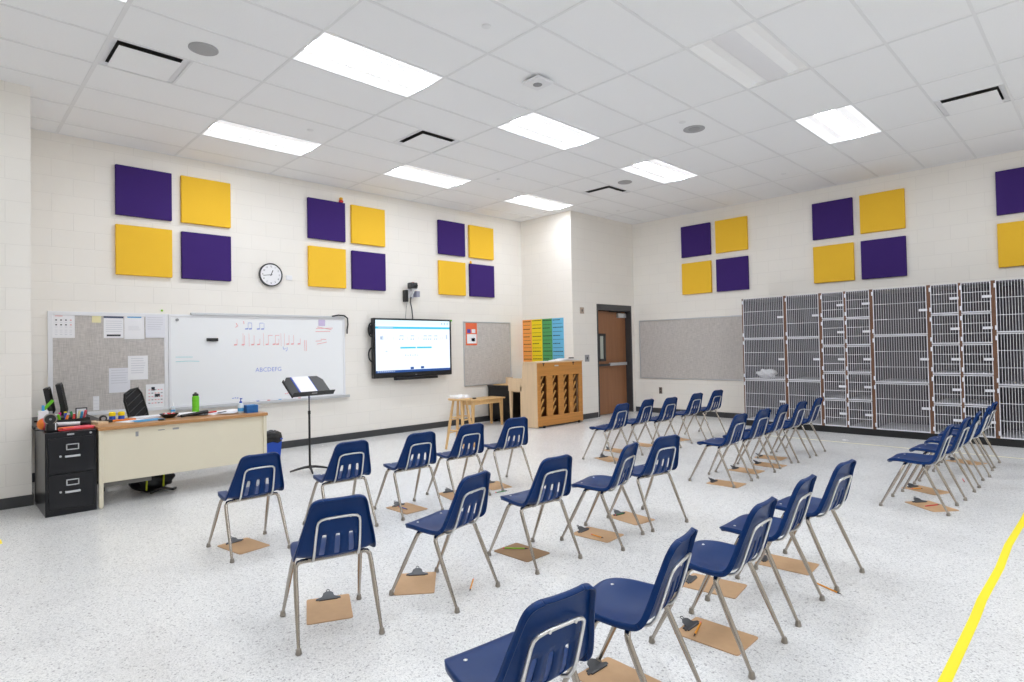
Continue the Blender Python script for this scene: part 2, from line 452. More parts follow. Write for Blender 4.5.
for (i, j), lab in SPL.items():
    o = MB().lathe([(.038, 0), (.038, -.004), (.032, -.008), (.01, -.009)], 20, T=Matrix.Translation((GX - 2 * i * M, GY + 4 * j * M, ZC))).build('sprinkler_cap', W_TEE)
    tag(o, lab, 'sprinkler', 'ceiling sprinkler caps')
ax_, ay_ = GX + 2 * 2.92 * M, GY + 4 * 2.56 * M
t = thing('access_point', 'square white wireless access point on the ceiling near the middle light', 'access point', (ax_, ay_, ZC), .0)
MB().cb((ax_, ay_, ZC - .012), (.12, .12, .024)).build('bracket', DGREY, t)
o = MB().cb((ax_, ay_, ZC - .038), (.22, .22, .032)).build('body', WHITEF, t, bevel=.014, seg=3)
MB().lathe([(.045, -.0545), (.044, -.0565), (.005, -.057)], 24, T=Matrix.Translation((ax_, ay_, ZC))).build('badge', MGREY, t)

# ------------------------------------------------------------------ acoustic panels
def panel_x(y, z, m, label):
    o = MB().box(XA, XA + .05, y, y + .61, z, z + .61).build('acoustic_panel', m, bevel=.006); tag(o, label, 'acoustic panel', 'purple and gold acoustic panels')
def panel_y(x, z, m, label):
    o = MB().box(x, x + .61, YB - .05, YB, z, z + .61).build('acoustic_panel', m, bevel=.006); tag(o, label, 'acoustic panel', 'purple and gold acoustic panels')
for y0, where in ((1.594, 'above the teacher desk'), (4.034, 'right of the wall clock'), (6.472, 'right of the wall camera')):
    y1 = y0 + .715 + (.005)
    panel_x(y0, 3.096, PURPLE, 'purple square wall panel, upper left of the four ' + where)
    panel_x(y1, 3.096, YELLOW, 'gold square wall panel, upper right of the four ' + where)
    panel_x(y0, 2.368, YELLOW, 'gold square wall panel, lower left of the four ' + where)
    panel_x(y1, 2.368, PURPLE, 'purple square wall panel, lower right of the four ' + where)
for x0, where, n in ((-5.983, 'above the back wall tackboard', 4), (-3.54, 'above the middle of the lockers', 4), (-1.13, 'at the right edge of the back wall', 2)):
    x1 = x0 + .715
    panel_y(x0, 3.096, PURPLE, 'purple square wall panel, upper left, ' + where)
    panel_y(x0, 2.368, YELLOW, 'gold square wall panel, lower left, ' + where)
    if n == 4:
        panel_y(x1, 3.096, YELLOW, 'gold square wall panel, upper right, ' + where)
        panel_y(x1, 2.368, PURPLE, 'purple square wall panel, lower right, ' + where)
# small ducks sitting on panel edges
def duck(x, y, z, s, name, label, body=None, head=None):
    t = thing(name, label, 'toy', (x, y, z), 0)
    MB().lathe([(.012 * s, 0), (.026 * s, .006 * s), (.029 * s, .018 * s), (.022 * s, .03 * s), (.012 * s, .034 * s)], 14).build('body', body or RED, t, world=False)
    MB().lathe([(.006 * s, .031 * s), (.019 * s, .038 * s), (.022 * s, .05 * s), (.016 * s, .063 * s), (.004 * s, .068 * s)], 14).build('head', head or YELLOW, t, world=False)
    return t
duck(XA + .027, 4.585, 3.706, 1.3, 'toy_figure', 'tiny gold and red figure on top of the upper purple panel near the clock')
duck(XA + .027, 7.225, 2.978, .8, 'toy_figure', 'tiny gold figure on top of the lower purple panel above the small tackboard', YELLOW)

# ------------------------------------------------------------------ clock
CY, CZ = 3.469, 2.497
t = thing('wall_clock', 'round white wall clock with dark rim between the panels', 'clock', (XA, CY, CZ))
T = frame_on_x(XA, CY, CZ)
MB().lathe([(.160, .0), (.166, .01), (.166, .042), (.158, .048), (.150, .044), (.150, .036)], 48, T=T).build('rim', DGREY, t)
MB().lathe([(.151, .030), (.15, .036), (.004, .0362)], 48, T=T).build('face', PAPER, t)
mb = MB()
for k in range(12):
    v, f = text_mesh(str(k + 1), .036)
    a = PI / 2 - (k + 1) * PI / 6
    mb.add([(x + .118 * math.cos(a), y + .118 * math.sin(a), .0375) for x, y, z in v], f, 0, T)
mb.build('numeral', INK, t)
def hand(deg, ln, w): 
    a = math.radians(90 - deg); return T @ Matrix.Translation((0, 0, .039)) @ Matrix.Rotation(a, 4, 'Z')
MB().box(-.02, .110, -.0035, .0035, 0, .002, T=hand(262, 0, 0)).build('minute_hand', INK, t)
MB().box(-.018, .070, -.005, .005, .002, .004, T=hand(22, 0, 0)).build('hour_hand', INK, t)
o = MB().box(XA, XA + .012, 3.70, 3.79, 2.44, 2.51).build('wall_plate', WHITEF, bevel=.003); tag(o, 'small blank white wall plate just right of the clock', 'wall plate')

# ------------------------------------------------------------------ boards on the left wall
def board(name, label, cat, y0, y1, z0, z1, m, fw, fm, part, axis='x', base=None, d=.02):
    if axis == 'x':
        t = thing(name, label, cat, (XA, (y0 + y1) / 2, z0)); X = XA
        MB().box(X, X + d * .6, y0 + fw * .5, y1 - fw * .5, z0 + fw * .5, z1 - fw * .5).build(part, m, t)
        MB().box(X, X + d, y0, y0 + fw, z0, z1).box(X, X + d, y1 - fw, y1, z0, z1).box(X, X + d, y0 + fw, y1 - fw, z0, z0 + fw).box(X, X + d, y0 + fw, y1 - fw, z1 - fw, z1).build('frame', fm, t, bevel=.002)
    else:
        t = thing(name, label, cat, ((y0 + y1) / 2, YB, z0))
        MB().box(y0 + fw * .5, y1 - fw * .5, YB - d * .6, YB, z0 + fw * .5, z1 - fw * .5).build(part, m, t)
        MB().box(y0, y0 + fw, YB - d, YB, z0, z1).box(y1 - fw, y1, YB - d, YB, z0, z1).box(y0 + fw, y1 - fw, YB - d, YB, z0, z0 + fw).box(y0 + fw, y1 - fw, YB - d, YB, z1 - fw, z1).build('frame', fm, t, bevel=.002)
    return t
cork1 = board('tackboard', 'grey fabric tackboard with pinned papers above the teacher desk', 'tackboard', .94, 2.155, .69, 1.905, CORK, .045, WHITEF, 'fabric_panel')
wb = board('whiteboard', 'large white marker board with faint writing behind the music stand', 'whiteboard', 2.16, 4.62, .70, 1.90, BOARD, .03, WHITEF, 'writing_surface')
tray = MB().box(XA, XA + .085, 2.16, 4.66, .672, .700).box(XA + .075, XA + .085, 2.16, 4.66, .7, .712).build('marker_tray', ALU, wb, bevel=.003)
MB().box(XA, XA + .035, 2.42, 4.62, 1.895, 1.928).build('map_rail', ALU, wb, bevel=.004)
MB().cyl((XA + .012, 2.26, 1.83), (XA + .03, 2.26, 1.83), .018).build('magnet', MGREY, wb)
# writing on the board
XW = XA + .0135
def strokes(mb, pl, w, m=0):
    for p in pl:
        for (y0, z0), (y1, z1) in zip(p[:-1], p[1:]):
            d = Vector((y1 - y0, z1 - z0)); n = Vector((-d.y, d.x)).normalized() * w / 2 if d.length else Vector((w / 2, 0))
            mb.add([(XW, y0 + n.x, z0 + n.y), (XW, y1 + n.x, z1 + n.y), (XW, y1 - n.x, z1 - n.y), (XW, y0 - n.x, z0 - n.y)], [(0, 1, 2, 3)], m)
w = MB()
def note(y, z, h=.12, w_=.007, m=0, flag=None, hw=.04):
    strokes(w, [[(y - hw, z), (y, z + .004)]], .018, m); strokes(w, [[(y, z), (y, z + h)]], w_ * .7, m)
    if flag: strokes(w, [[(y, z + h), (y + flag, z + h)]], w_, m)
z0 = 1.50
for k, y in enumerate([3.00, 3.10, 3.23, 3.31, 3.43, 3.53, 3.58, 3.73, 3.80, 3.90]):
    note(y - (.25 if y > 3.9 else 0) * 0, z0 + .0005 * k, .13 if k % 3 else .08, m=0, flag=.06 if k in (4, 5) else None)
for y in (3.08, 3.16, 3.36, 3.61, 3.66): strokes(w, [[(y, z0 + .16), (y + .003, z0 - .02)]], .004, 0)
strokes(w, [[(3.99, 1.56), (3.995, 1.40)], [(3.965, 1.56), (3.97, 1.40)]], .007, 0)
strokes(w, [[(2.99, 1.80), (3.01, 1.76), (2.98, 1.74)], [(3.09, 1.83), (3.095, 1.79)], [(4.15, 1.735), (4.42, 1.745)], [(4.14, 1.69), (4.38, 1.695)],
            [(4.17, 1.76), (4.40, 1.72)], [(4.14, 1.545), (4.24, 1.55)], [(4.16, 1.50), (4.32, 1.53)], [(4.22, 1.575), (4.31, 1.57)]], .009, 0)
for y, f in ((3.15, .05), (3.20, None), (3.31, .05), (3.37, None)): note(y, 1.72, .085, m=1, flag=f)
strokes(w, [[(3.70, 1.46), (3.70, 1.42), (3.68, 1.40)], [(3.64, 1.47), (3.65, 1.43), (3.68, 1.44)]], .007, 1)
v, f = text_mesh('ABCDEFG', .085)
w.add([(x, y, 0) for x, y, z in v], f, 1, frame_on_x(XW, 3.43, 1.145))
strokes(w, [[(2.24, 1.352), (2.44, 1.348)], [(2.24, 1.292), (2.40, 1.297), (2.52, 1.290)]], .009, 2)
strokes(w, [[(2.93 + .03 * k, .77 + .008 * (k % 2)), (2.95 + .03 * k, .775)] for k in range(3)], .012, 1)
strokes(w, [[(3.66 + .03 * k, .785), (3.68 + .03 * k, .79 + .01 * (k % 2))] for k in range(4)], .012, 0)
w.build('marker_writing', [REDM, BLUEM, TEALM], wb)
o = thing('board_eraser', 'black felt eraser stuck on the left part of the whiteboard', 'eraser', (XA + .012, 2.68, 1.57))
MB().cb((XA + .026, 2.68, 1.573), (.028, .14, .042)).build('felt', DGREY, o, bevel=.003); MB().cb((XA + .044, 2.68, 1.573), (.010, .13, .034)).build('handle', BLACK, o, bevel=.003)
o = MB().box(XA + .0135, XA + .0155, 4.19, 4.295, 1.775, 1.895).build('sticky_note', LILAC); tag(o, 'lilac paper note at the top right of the whiteboard', 'paper')
o = MB().tube([(XA + .03, 4.40, 1.925), (XA + .05, 4.50, 1.945), (XA + .045, 4.60, 1.94), (XA + .05, 4.655, 1.90), (XA + .04, 4.665, 1.80), (XA + .04, 4.65, 1.72), (XA + .03, 4.655, 1.66)], .011, 8).build('cable', BLACK)
tag(o, 'black cable drooping over the top right corner of the whiteboard', 'cable')
# markers on the tray
for k, (y, m) in enumerate([(3.15, BLUE), (3.30, RED), (3.46, BLUE2), (3.75, RED), (3.9, BLUE)]):
    o = thing('marker', ['blue', 'red', 'light blue', 'red', 'blue'][k] + ' marker on the whiteboard tray, ' + ['leftmost', 'second from left', 'third from left', 'fourth from left', 'rightmost'][k], 'marker', (XA + .045, y, .70), 0, 'markers on the whiteboard tray')
    MB().cyl((XA + .045, y, .709), (XA + .045, y + .09, .709), .008).build('barrel', PAPER, o); MB().cyl((XA + .045, y + .09, .709), (XA + .045, y + .13, .709), .009).build('cap', m, o)

def sheet(name, label, y0, y1, z1, z0, mat_, deco=(), dm=(INK,), X=XA + .0135, tilt=0, cat='paper', group='papers pinned on the tackboard'):
    t = thing(name, label, cat, (X, (y0 + y1) / 2, z0), 0, group)
    T = Matrix.Translation((X, (y0 + y1) / 2, (z0 + z1) / 2)) @ Matrix.Rotation(tilt, 4, 'X') @ Matrix.Translation((-X, -(y0 + y1) / 2, -(z0 + z1) / 2))
    MB().box(X, X + .0015, y0, y1, z0, z1, T=T).build('sheet', mat_, t)
    if deco:
        mb = MB(); H, W = z1 - z0, y1 - y0
        for a, b, c, d, m in deco:      # fractions: left, right, top, bottom (from top)
            mb.add([(X + .002, y0 + a * W, z1 - c * H), (X + .002, y0 + b * W, z1 - c * H), (X + .002, y0 + b * W, z1 - d * H), (X + .002, y0 + a * W, z1 - d * H)], [(0, 1, 2, 3)], m, T)
        mb.build('lettering', list(dm), t)
    return t
lines = lambda a, b, n, t0, t1, m=0: [(a, b - .15 * random.random(), t0 + (t1 - t0) * k / n, t0 + (t1 - t0) * (k + .25) / n, m) for k in range(n)]
LG = mat('print_grey', (208, 209, 216), .8); PKP = mat('print_pink', (230, 170, 170), .8)
d1 = [(.12 + .22 * k, .2 + .22 * k, r, r + .05, 0 if k < 3 else 1) for k in range(4) for r in (.22, .42)] + [(.1, .45, .06, .09, 1)] + [(.1 + .22 * k, .22 + .22 * k, r, r + .02, 2) for k in range(4) for r in (.33, .53, .66, .74, .84)]
sheet('pinned_paper', 'paper with rows of small music symbols, top left of the tackboard', .985, 1.19, 1.872, 1.60, PAPER, d1, (INK, PKP, LG))
sheet('sticky_note', 'pale yellow note pinned near the top of the tackboard', 1.355, 1.445, 1.865, 1.78, STICKY, (), tilt=-.03)
sheet('pinned_paper', 'white calendar paper with dark header pinned at tackboard top centre', 1.47, 1.672, 1.873, 1.60, PAPER, [(0, 1, 0, .13, 0), (.15, .85, .85, .93, 1)] + lines(.1, .95, 6, .25, .8, 2), (mat('print_slate', (80, 88, 115), .8), INK, LG))
sheet('pinned_paper', 'white paper with blue heading on the tackboard', 1.68, 1.893, 1.872, 1.585, PAPER, [(.15, .85, .03, .09, 0)] + lines(.2, .85, 5, .45, .65, 1), (BLUE2, LG))
sheet('pinned_paper', 'faint white grid paper, top right of the tackboard', 1.903, 2.122, 1.885, 1.60, PAPER2, lines(.1, .9, 6, .1, .7, 0), (LG,), X=XA + .0205)
sheet('pinned_paper', 'white paper pinned low at tackboard centre, the upper of two', 1.715, 1.928, 1.38, 1.085, PAPER, lines(.15, .9, 7, .1, .8, 0), (LG,))
sheet('pinned_paper', 'white paper behind the black office chair, the lower of two', 1.52, 1.738, 1.236, .94, PAPER2, lines(.1, .9, 6, .08, .7, 0), (LG,), X=XA + .0122)
d7 = [(.12 + .16 * k, .22 + .16 * k, r, r + .04, (k + int(r * 10)) % 3) for k in range(5) for r in (.22, .36, .5, .64, .78)] + [(.28, .46, .12, .27, 3), (.45, .72, .42, .55, 3)]
sheet('pinned_paper', 'colour coded chart at the bottom right of the tackboard', 1.905, 2.117, 1.02, .725, PAPER, d7, (REDM, MGREY, PKP, INK))
sheet('pinned_paper', 'narrow strip of white labels low on the tackboard', 1.362, 1.422, .911, .746, PAPER, [(.1, .9, .05 + .24 * k, .07 + .24 * k, 0) for k in range(4)], (LG,))
o = MB().lathe([(.012, 0), (.014, .01), (.004, .012)], 12, T=frame_on_x(XA, 2.09, 1.945)).build('push_pin', GREENP); tag(o, 'tiny green dot on the wall above the tackboard corner', 'pin')

cork2 = board('tackboard', 'grey fabric tackboard with one orange flyer, left wall near the piano', 'tackboard', 7.03, 8.245, .69, 1.895, CORK, .02, ALU, 'fabric_panel')
sheet('flyer', 'orange and white flyer at the top left of the far tackboard', 7.085, 7.36, 1.868, 1.45, FLYER, [(.1, .95, .5, .92, 0), (.12, .42, .28, .45, 1), (.52, .85, .28, .45, 0), (.5, .8, .68, .82, 1)], (PAPER, mat('print_violet', (90, 80, 170), .8)), group=None)
board('tackboard', 'long grey fabric tackboard on the back wall beside the lockers', 'tackboard', -7.02, -4.58, .70, 1.905, CORK, .022, ALU, 'fabric_panel', 'y')

# ------------------------------------------------------------------ display
TY0, TY1, TZ0, TZ1 = 5.06, 6.65, .935, 1.912
XT = XA + .055
t = thing('wall_display', 'large flat interactive display showing a music page on the left wall', 'display', (XA, 5.86, TZ0))
MB().box(XA, XT, 5.4, 6.3, 1.1, 1.75).build('wall_mount', DGREY, t)
MB().box(XT, XT + .075, TY0, TY1, TZ0, TZ1).build('bezel', BLACK, t, bevel=.008)
XS = XT + .0765
sy0, sy1, sz0, sz1 = 5.10, 6.61, 1.018, 1.882
s = MB()
def sr(a, b, c, d, m, e=0): # fractions of the screen, top-down
    Y0, Y1 = sy0 + a * (sy1 - sy0), sy0 + b * (sy1 - sy0); Z1, Z0 = sz1 - c * (sz1 - sz0), sz1 - d * (sz1 - sz0)
    s.add([(XS + e, Y0, Z0), (XS + e, Y1, Z0), (XS + e, Y1, Z1), (XS + e, Y0, Z1)], [(0, 1, 2, 3)], m)
sr(0, 1, 0, 1, 0); sr(0, 1, 0, .09, 1, .0004); sr(0, 1, .125, .165, 2, .0004); sr(0, 1, .955, 1, 3, .0004)
for k in range(9): sr(.02 + .025 * k, .035 + .025 * k, .965, .985, 5, .0008)
sr(.03, .22, .137, .150, 5, .0008)
for a in (.88, .92, .96): sr(a, a + .012, .04, .07, 4, .0008)
sr(.06, .075, .31, .37, 4, .0008); sr(.085, .092, .30, .38, 4, .0008)
for g in ((.31, .35), (.46, .49), (.635, .665), (.70, .73), (.785, .815)):
    sr(g[0] - .01, g[1] + .005, .295, .305, 4, .0008)
    for x in g: sr(x - .012, x, .355, .375, 4, .0008); sr(x - .002, x, .30, .37, 5, .0008)
for x in (.14, .22, .40, .55, .60, .86, .89): sr(x, x + .004, .32, .37, 5, .0008)
sr(.945, .95, .28, .37, 4, .0008); sr(.955, .96, .28, .37, 4, .0008)
sr(.31, .515, .515, .545, 2, .0008); sr(.53, .735, .515, .545, 2, .0008)
for k in range(6): sr(.37 + .032 * k, .385 + .032 * k, .66 + .01 * (k % 2), .69, 5, .0008)
sr(.12, .145, .585, .605, 5, .0008)
sr(.44, .485, .905, .95, 3, .0008); sr(.58, .625, .90, .945, 3, .0008)
s.build('screen', [SCR, SCR_T, SCR_C, SCR_B, SCR_D, SCR_L], t)
o = MB().box(XT + .0755, XT + .0765, 5.86, 5.90, .965, .975).build('badge', MGREY, t)
MB().box(XA + .08, XA + .17, 5.46, 6.31, .89, .934).box(XA + .02, XA + .09, 5.7, 6.1, .9, 1.0).build('pen_tray', BLACK, t, bevel=.006)
for z in (1.32, 1.72):
    mb = MB(); pts = [(XT + .03 , TY0 - .062 * math.sin(a), z - .11 * math.cos(a)) for a in [PI * k / 10 for k in range(11)]]
    mb.tube(pts, .012, 8); 
    if z > 1.5: mb.cb((XT + .03, TY0 - .02, z), (.05, .04, .15))
    mb.build('grab_handle', BLACK, t)
o = MB().cb((XS, 6.655, 1.895), (.004, .03, .03)).build('sticker', GREEN, t)
# camera over the display
t = thing('wall_camera', 'small black and white camera on a bracket above the display', 'camera', (XA, 5.84, 2.38))
MB().box(XA, XA + .03, 5.79, 5.93, 2.27, 2.42).tube([(XA + .02, 5.86, 2.30), (XA + .10, 5.86, 2.36), (XA + .12, 5.86, 2.42)], .02, 8).cb((XA + .10, 5.865, 2.415), (.14, .12, .015)).build('bracket', WHITEF, t, bevel=.004)
MB().cb((XA + .12, 5.84, 2.475), (.12, .13, .10)).cyl((XA + .18, 5.85, 2.47), (XA + .22, 5.85, 2.465), .035).build('camera_head', DGREY, t, bevel=.01)
MB().cyl((XA + .215, 5.85, 2.465), (XA + .225, 5.85, 2.464), .024).build('lens', HOLE, t)
MB().cb((XA + .06, 5.735, 2.30), (.09, .055, .20)).build('receiver_box', BLACK, t, bevel=.006)
MB().cb((XA + .07, 5.955, 2.34), (.10, .075, .10)).build('adapter_box', mat('bluish_grey', (150, 152, 172), .4), t, bevel=.006)
MB().cb((XA + .12, 5.85, 2.53), (.03, .03, .01)).build('indicator', RED, t)
o = MB().tube([(XA + .04, 5.86, 2.29), (XA + .035, 5.85, 2.2), (XA + .04, 5.875, 2.08), (XA + .04, 5.89, 1.915)], .009, 8).build('cable', DGREY); tag(o, 'dark cable running from the wall camera down to the display', 'cable')
o = MB().tube([(XA + .03, 5.80, 2.27), (XA + .012, 5.78, 2.1), (XA + .012, 5.76, 1.915)], .004, 6).build('cable', MGREY); tag(o, 'thin grey cable beside the dark one above the display', 'cable')

# ------------------------------------------------------------------ coloured posters over the piano
def poster(x0, x1, m, label, seed):
    random.seed(seed)
    t = thing('poster', label, 'poster', ((x0 + x1) / 2, YC, 1.10), 0, 'coloured word posters above the piano')
    MB().box(x0, x1, YC - .002, YC, 1.10, 1.945).build('sheet', m, t)
    mb = MB(); T = frame_on_y(0, YC - .0024, 0)
    for k in range(11):
        z = 1.905 - k * .076 + random.uniform(-.006, .006); big = k % 2 == 0
        x = x0 + .02
        end = x0 + (.62 + .3 * random.random() if big else .85) * (x1 - x0)
        while x < end:
            l = random.uniform(.02, .05); mb.add([(x, z, 0), (min(x + l, x1 - .01), z, 0), (min(x + l, x1 - .01), z + (.016 if big else .008), 0), (x, z + (.016 if big else .008), 0)], [(0, 1, 2, 3)], 0, T); x += l + .006
    mb.build('lettering', [mat(label.split()[0] + '_print', tuple(int(c * .42) for c in {'orange': (230, 120, 50), 'yellow': (230, 190, 40), 'green': (60, 120, 80), 'blue': (80, 150, 190)}[label.split()[0]]), .8)], t)
poster(-8.465, -8.213, P_OR, 'orange word poster, leftmost of the four above the piano', 1)
poster(-8.212, -7.93, P_YE, 'yellow word poster, second from left above the piano', 2)
poster(-7.929, -7.667, P_GR, 'green word poster, third from left above the piano', 3)
poster(-7.666, -7.372, P_BL, 'blue word poster, rightmost of the four above the piano', 4)
random.seed(9)

# ------------------------------------------------------------------ piano
PX, PY0, PY1, PH = -6.93, 7.375, 8.590, 1.135
t = thing('upright_piano', 'upright oak piano with its slatted back toward the chairs', 'piano', (PX - .3, (PY0 + PY1) / 2, 0), 0)
side = [(PX - .01, .008), (PX - .01, PH - .02), (PX - .345, PH - .02), (PX - .375, .86), (PX - .38, .72), (PX - .42, .70), (PX - .42, .008)]
TS = Matrix(((1, 0, 0, 0), (0, 0, 1, 0), (0, 1, 0, 0), (0, 0, 0, 1)))
for y in (PY0, PY1 - .03):
    MB().prism(side, y, y + .03, T=TS).build('side_panel', OAKL, t, bevel=.003)
    MB().box(PX - .72, PX - .38, y, y + .05, .62, .845).build('key_cheek', OAKL, t, bevel=.004)
    MB().tube([(PX - .68, y + .03, .62), (PX - .68, y + .03, .06)], [.035, .022], 4).build('leg', OAKL, t)
    MB().box(PX - .72, PX - .3, y + .01, y + .05, .03, .065).build('toe_rail', OAKL, t)
MB().box(PX - .33, PX + .008, PY0 - .012, PY1 + .012, PH - .02, PH).build('lid', OAKL, t, bevel=.004)
MB().box(PX - .72, PX - .4, PY0 + .04, PY1 - .04, .60, .66).build('key_bed', OAKL, t, bevel=.003)
MB().box(PX - .60, PX - .38, PY0 + .05, PY1 - .05, .66, .77).box(PX - .72, PX - .6, PY0 + .05, PY1 - .05, .66, .685).build('fallboard', OAK, t, bevel=.003)
MB().box(PX - .40, PX - .37, PY0 + .03, PY1 - .03, .06, .62).box(PX - .33, PX - .31, PY0 + .03, PY1 - .03, .7, PH - .02).build('front_panel', OAK, t)
bk = MB()
bk.box(PX - .03, PX, PY0 + .002, PY1 - .002, .89, PH - .02).box(PX - .03, PX, PY0 + .002, PY1 - .002, .03, .195)
posts = [(PY0 + .002, PY0 + .085)]
slots = [(PY0 + .085, .155), (PY0 + .395, .155), (PY0 + .685, .155), (PY0 + .95, .16)]
prev = PY0 + .002
for y, wd in slots:
    bk.box(PX - .03, PX, prev, y, .195, .89); prev = y + wd
bk.box(PX - .03, PX, prev, PY1 - .002, .195, .89)
bk.build('back_frame', OAKD, t, bevel=.004)
for k, (y, wd) in enumerate(slots):
    MB().box(PX - .14, PX - .062, y + wd * .0, y + wd * .36, .17, .92).build('back_post', OAK, t, bevel=.004)
MB().box(PX - .14, PX - .13, PY0 + .03, PY1 - .03, .1, PH - .03).build('soundboard', wood_mat('soundboard', (120, 70, 26), .6, .5, 'z'), t)
rb = MB()
for y, wd in slots:
    for k in range(5):
        z = .26 + k * .135
        rb.cb((PX - .048, y + wd * .42, z + .02), (.02, .17, .024), rx=.95)
rb.build('soundboard_rib', OAK, t)
MB().box(PX - .3, PX - .04, PY0 + .05, PY1 - .08, .012, .030).build('base_rail', BLACK, t)
for y in (PY0 + .14, PY1 - .14):
    MB().cyl((PX + .012, y - .014, .022), (PX + .012, y + .014, .022), .022).build('caster', BLACK, t)
MB().cb((PX + .002, 7.87, 1.06), (.004, .10, .022)).build('name_plate', ALU, t)
for y in (7.535, 8.33): MB().box(PX - .002, PX + .004, y - .022, y + .022, PH - .04, PH - .018).box(PX, PX + .004, y - .008, y + .008, PH - .075, PH - .04).build('lid_hinge', BLACK, t)
def pap(name, label, x, y, z, w, d, rz, m=PAPER, h=.003, cat='paper', group=None):
    o = MB().cb((x, y, z + h / 2), (w, d, h), rz=rz).build(name, m); return tag(o, label, cat, group)
pap('sheet_music', 'white sheet music lying on the left of the piano top', -7.08, 7.75, PH + .001, .22, .30, .1)
t = thing('open_binder', 'white open binder lying on the right part of the piano top', 'binder', (-7.1, 8.25, PH))
MB().cb((-7.10, 8.13, PH + .022), (.23, .30, .008), rx=.10).cb((-7.10, 8.42, PH + .03), (.23, .28, .008), rx=-.05).build('page', PAPER, t)
MB().cb((-7.10, 8.13, PH + .008), (.24, .30, .01), rx=.06).cb((-7.1, 8.42, PH + .014), (.24, .28, .012), rx=-.03).build('cover', WHITEF, t)
MB().cb((-7.03, 8.40, PH + .048), (.05, .14, .02), rz=.3).build('clip', BLACK, t, bevel=.004)

# ------------------------------------------------------------------ piano bench, black cabinet, stool
t = thing('piano_bench', 'low wooden piano bench with tapered legs by the black cabinet', 'bench', (-7.99, 7.05, 0))
bx, by = -7.99, 7.05
MB().cb((bx, by, .488), (.36, .80, .024)).build('seat', PINE, t, bevel=.004)
MB().cb((bx, by, .44), (.30, .70, .07)).build('apron', PINE, t)
for sx in (-1, 1):
    for sy in (-1, 1):
        MB().tube([(bx + sx * .135, by + sy * .335, .475), (bx + sx * .14, by + sy * .345, 0)], [.036, .022], 4).build('leg', PINE, t)
o = MB().cb((bx + .02, by - .2, .512), (.05, .05, .02)).build('small_black_box', BLACK, bevel=.004); tag(o, 'tiny black box on the piano bench', 'box')
t = thing('equipment_cabinet', 'low black equipment cabinet between the far tackboard and piano', 'cabinet', (-8.1, 8.0, 0))
MB().box(-8.44, -7.83, 7.60, 8.40, .05, .66).build('body', BLACKM, t, bevel=.006)
MB().box(-8.45, -7.815, 7.59, 8.41, .66, .685).build('top', BLACKM, t, bevel=.004)
for k in range(2): MB().box(-7.83, -7.822, 7.62 + .39 * k, 7.99 + .39 * k, .08, .64).build('door', BLACK, t, bevel=.003)
for x in (-8.36, -7.9):
    for y in (7.66, 8.33): MB().cyl((x, y - .012, .027), (x, y + .012, .027), .027).build('caster', DGREY, t)
o = MB().box(-8.35, -8.0, 7.66, 8.2, .685, .70).build('tray', PINE); tag(o, 'flat tan tray on the black cabinet', 'tray')
o = MB().cb((-8.12, 7.86, .765), (.10, .10, .13), rz=.3).build('cardboard_box', OAKL); tag(o, 'small tan box on the black cabinet beside the piano', 'box')

SX, SY = -6.46, 5.28
t = thing('bar_stool', 'tall round-seated wooden stool in front of the display wall', 'stool', (SX, SY, 0))
ST = .70
MB().lathe([(.12, ST - .032), (.155, ST - .028), (.165, ST - .014), (.16, ST - .003), (.13, ST), (.01, ST - .003)], 32, T=Matrix.Translation((SX, SY, 0))).build('seat', PINE, t)
legs = []
for k in range(4):
    a = PI / 4 + k * PI / 2 + .35
    top = Vector((SX + .09 * math.cos(a), SY + .09 * math.sin(a), ST - .03)); bot = Vector((SX + .205 * math.cos(a), SY + .205 * math.sin(a), 0))
    legs.append((top, bot)); MB().tube([bot, bot.lerp(top, .5), top], [.016, .021, .017], 10).build('leg', PINE, t)
for k in range(4):
    for h in ((.22, .40) if k % 2 else (.26, .44)):
        A, B = [l[1].lerp(l[0], h / (ST - .03)) for l in (legs[k], legs[(k + 1) % 4])]
        MB().tube([A, B], .010, 8).build('rung', PINE, t)
t = thing('folded_towel', 'rumpled white cloth lying on the wooden stool', 'cloth', (SX, SY, ST))
mb = MB(); n = 14
vs = [(SX + (-.11 + .21 * i / (n - 1)), SY + (-.11 + .23 * j / (n - 1)), ST + .012 + .022 * abs(math.sin(i * .9 + j * .5)) + .012 * math.sin(j * 1.3)) for i in range(n) for j in range(n)]
mb.add(vs, [(i * n + j, (i + 1) * n + j, (i + 1) * n + j + 1, i * n + j + 1) for i in range(n - 1) for j in range(n - 1)])
vs2 = [(x, y, ST + .001) for x, y, z in vs]
edge = [i * n for i in range(n)] + [(n - 1) * n + j for j in range(1, n)] + [i * n + n - 1 for i in range(n - 2, -1, -1)] + [j for j in range(n - 2, 0, -1)]
k0 = len(mb.v); E_ = len(edge)
mb.add([vs[i] for i in edge] + [vs2[i] for i in edge], [(a, (a + 1) % E_, E_ + (a + 1) % E_, E_ + a) for a in range(E_)])
mb.build('cloth', BAGW, t, smooth=80)

# ------------------------------------------------------------------ music stand
MX, MY = -6.613, 3.148
t = thing('music_stand', 'black music stand holding white pages in front of the whiteboard', 'music stand', (MX, MY, 0))
MB().cyl((MX, MY, .03), (MX, MY, .69), .0125).cyl((MX, MY, .66), (MX, MY, .70), .016).build('lower_pole', BLACK, t)
MB().cyl((MX, MY, .69), (MX, MY, .968), .0075).build('upper_pole', DGREY, t)
for a in (math.radians(250), math.radians(72), math.radians(-18)):
    dx, dy = math.cos(a), math.sin(a)
    MB().tube([(MX, MY, .050), (MX + dx * .06, MY + dy * .06, .047), (MX + dx * .14, MY + dy * .14, .032), (MX + dx * .22, MY + dy * .22, .012)], [.016, .015, .013, .010], 8).build('foot', BLACK, t)
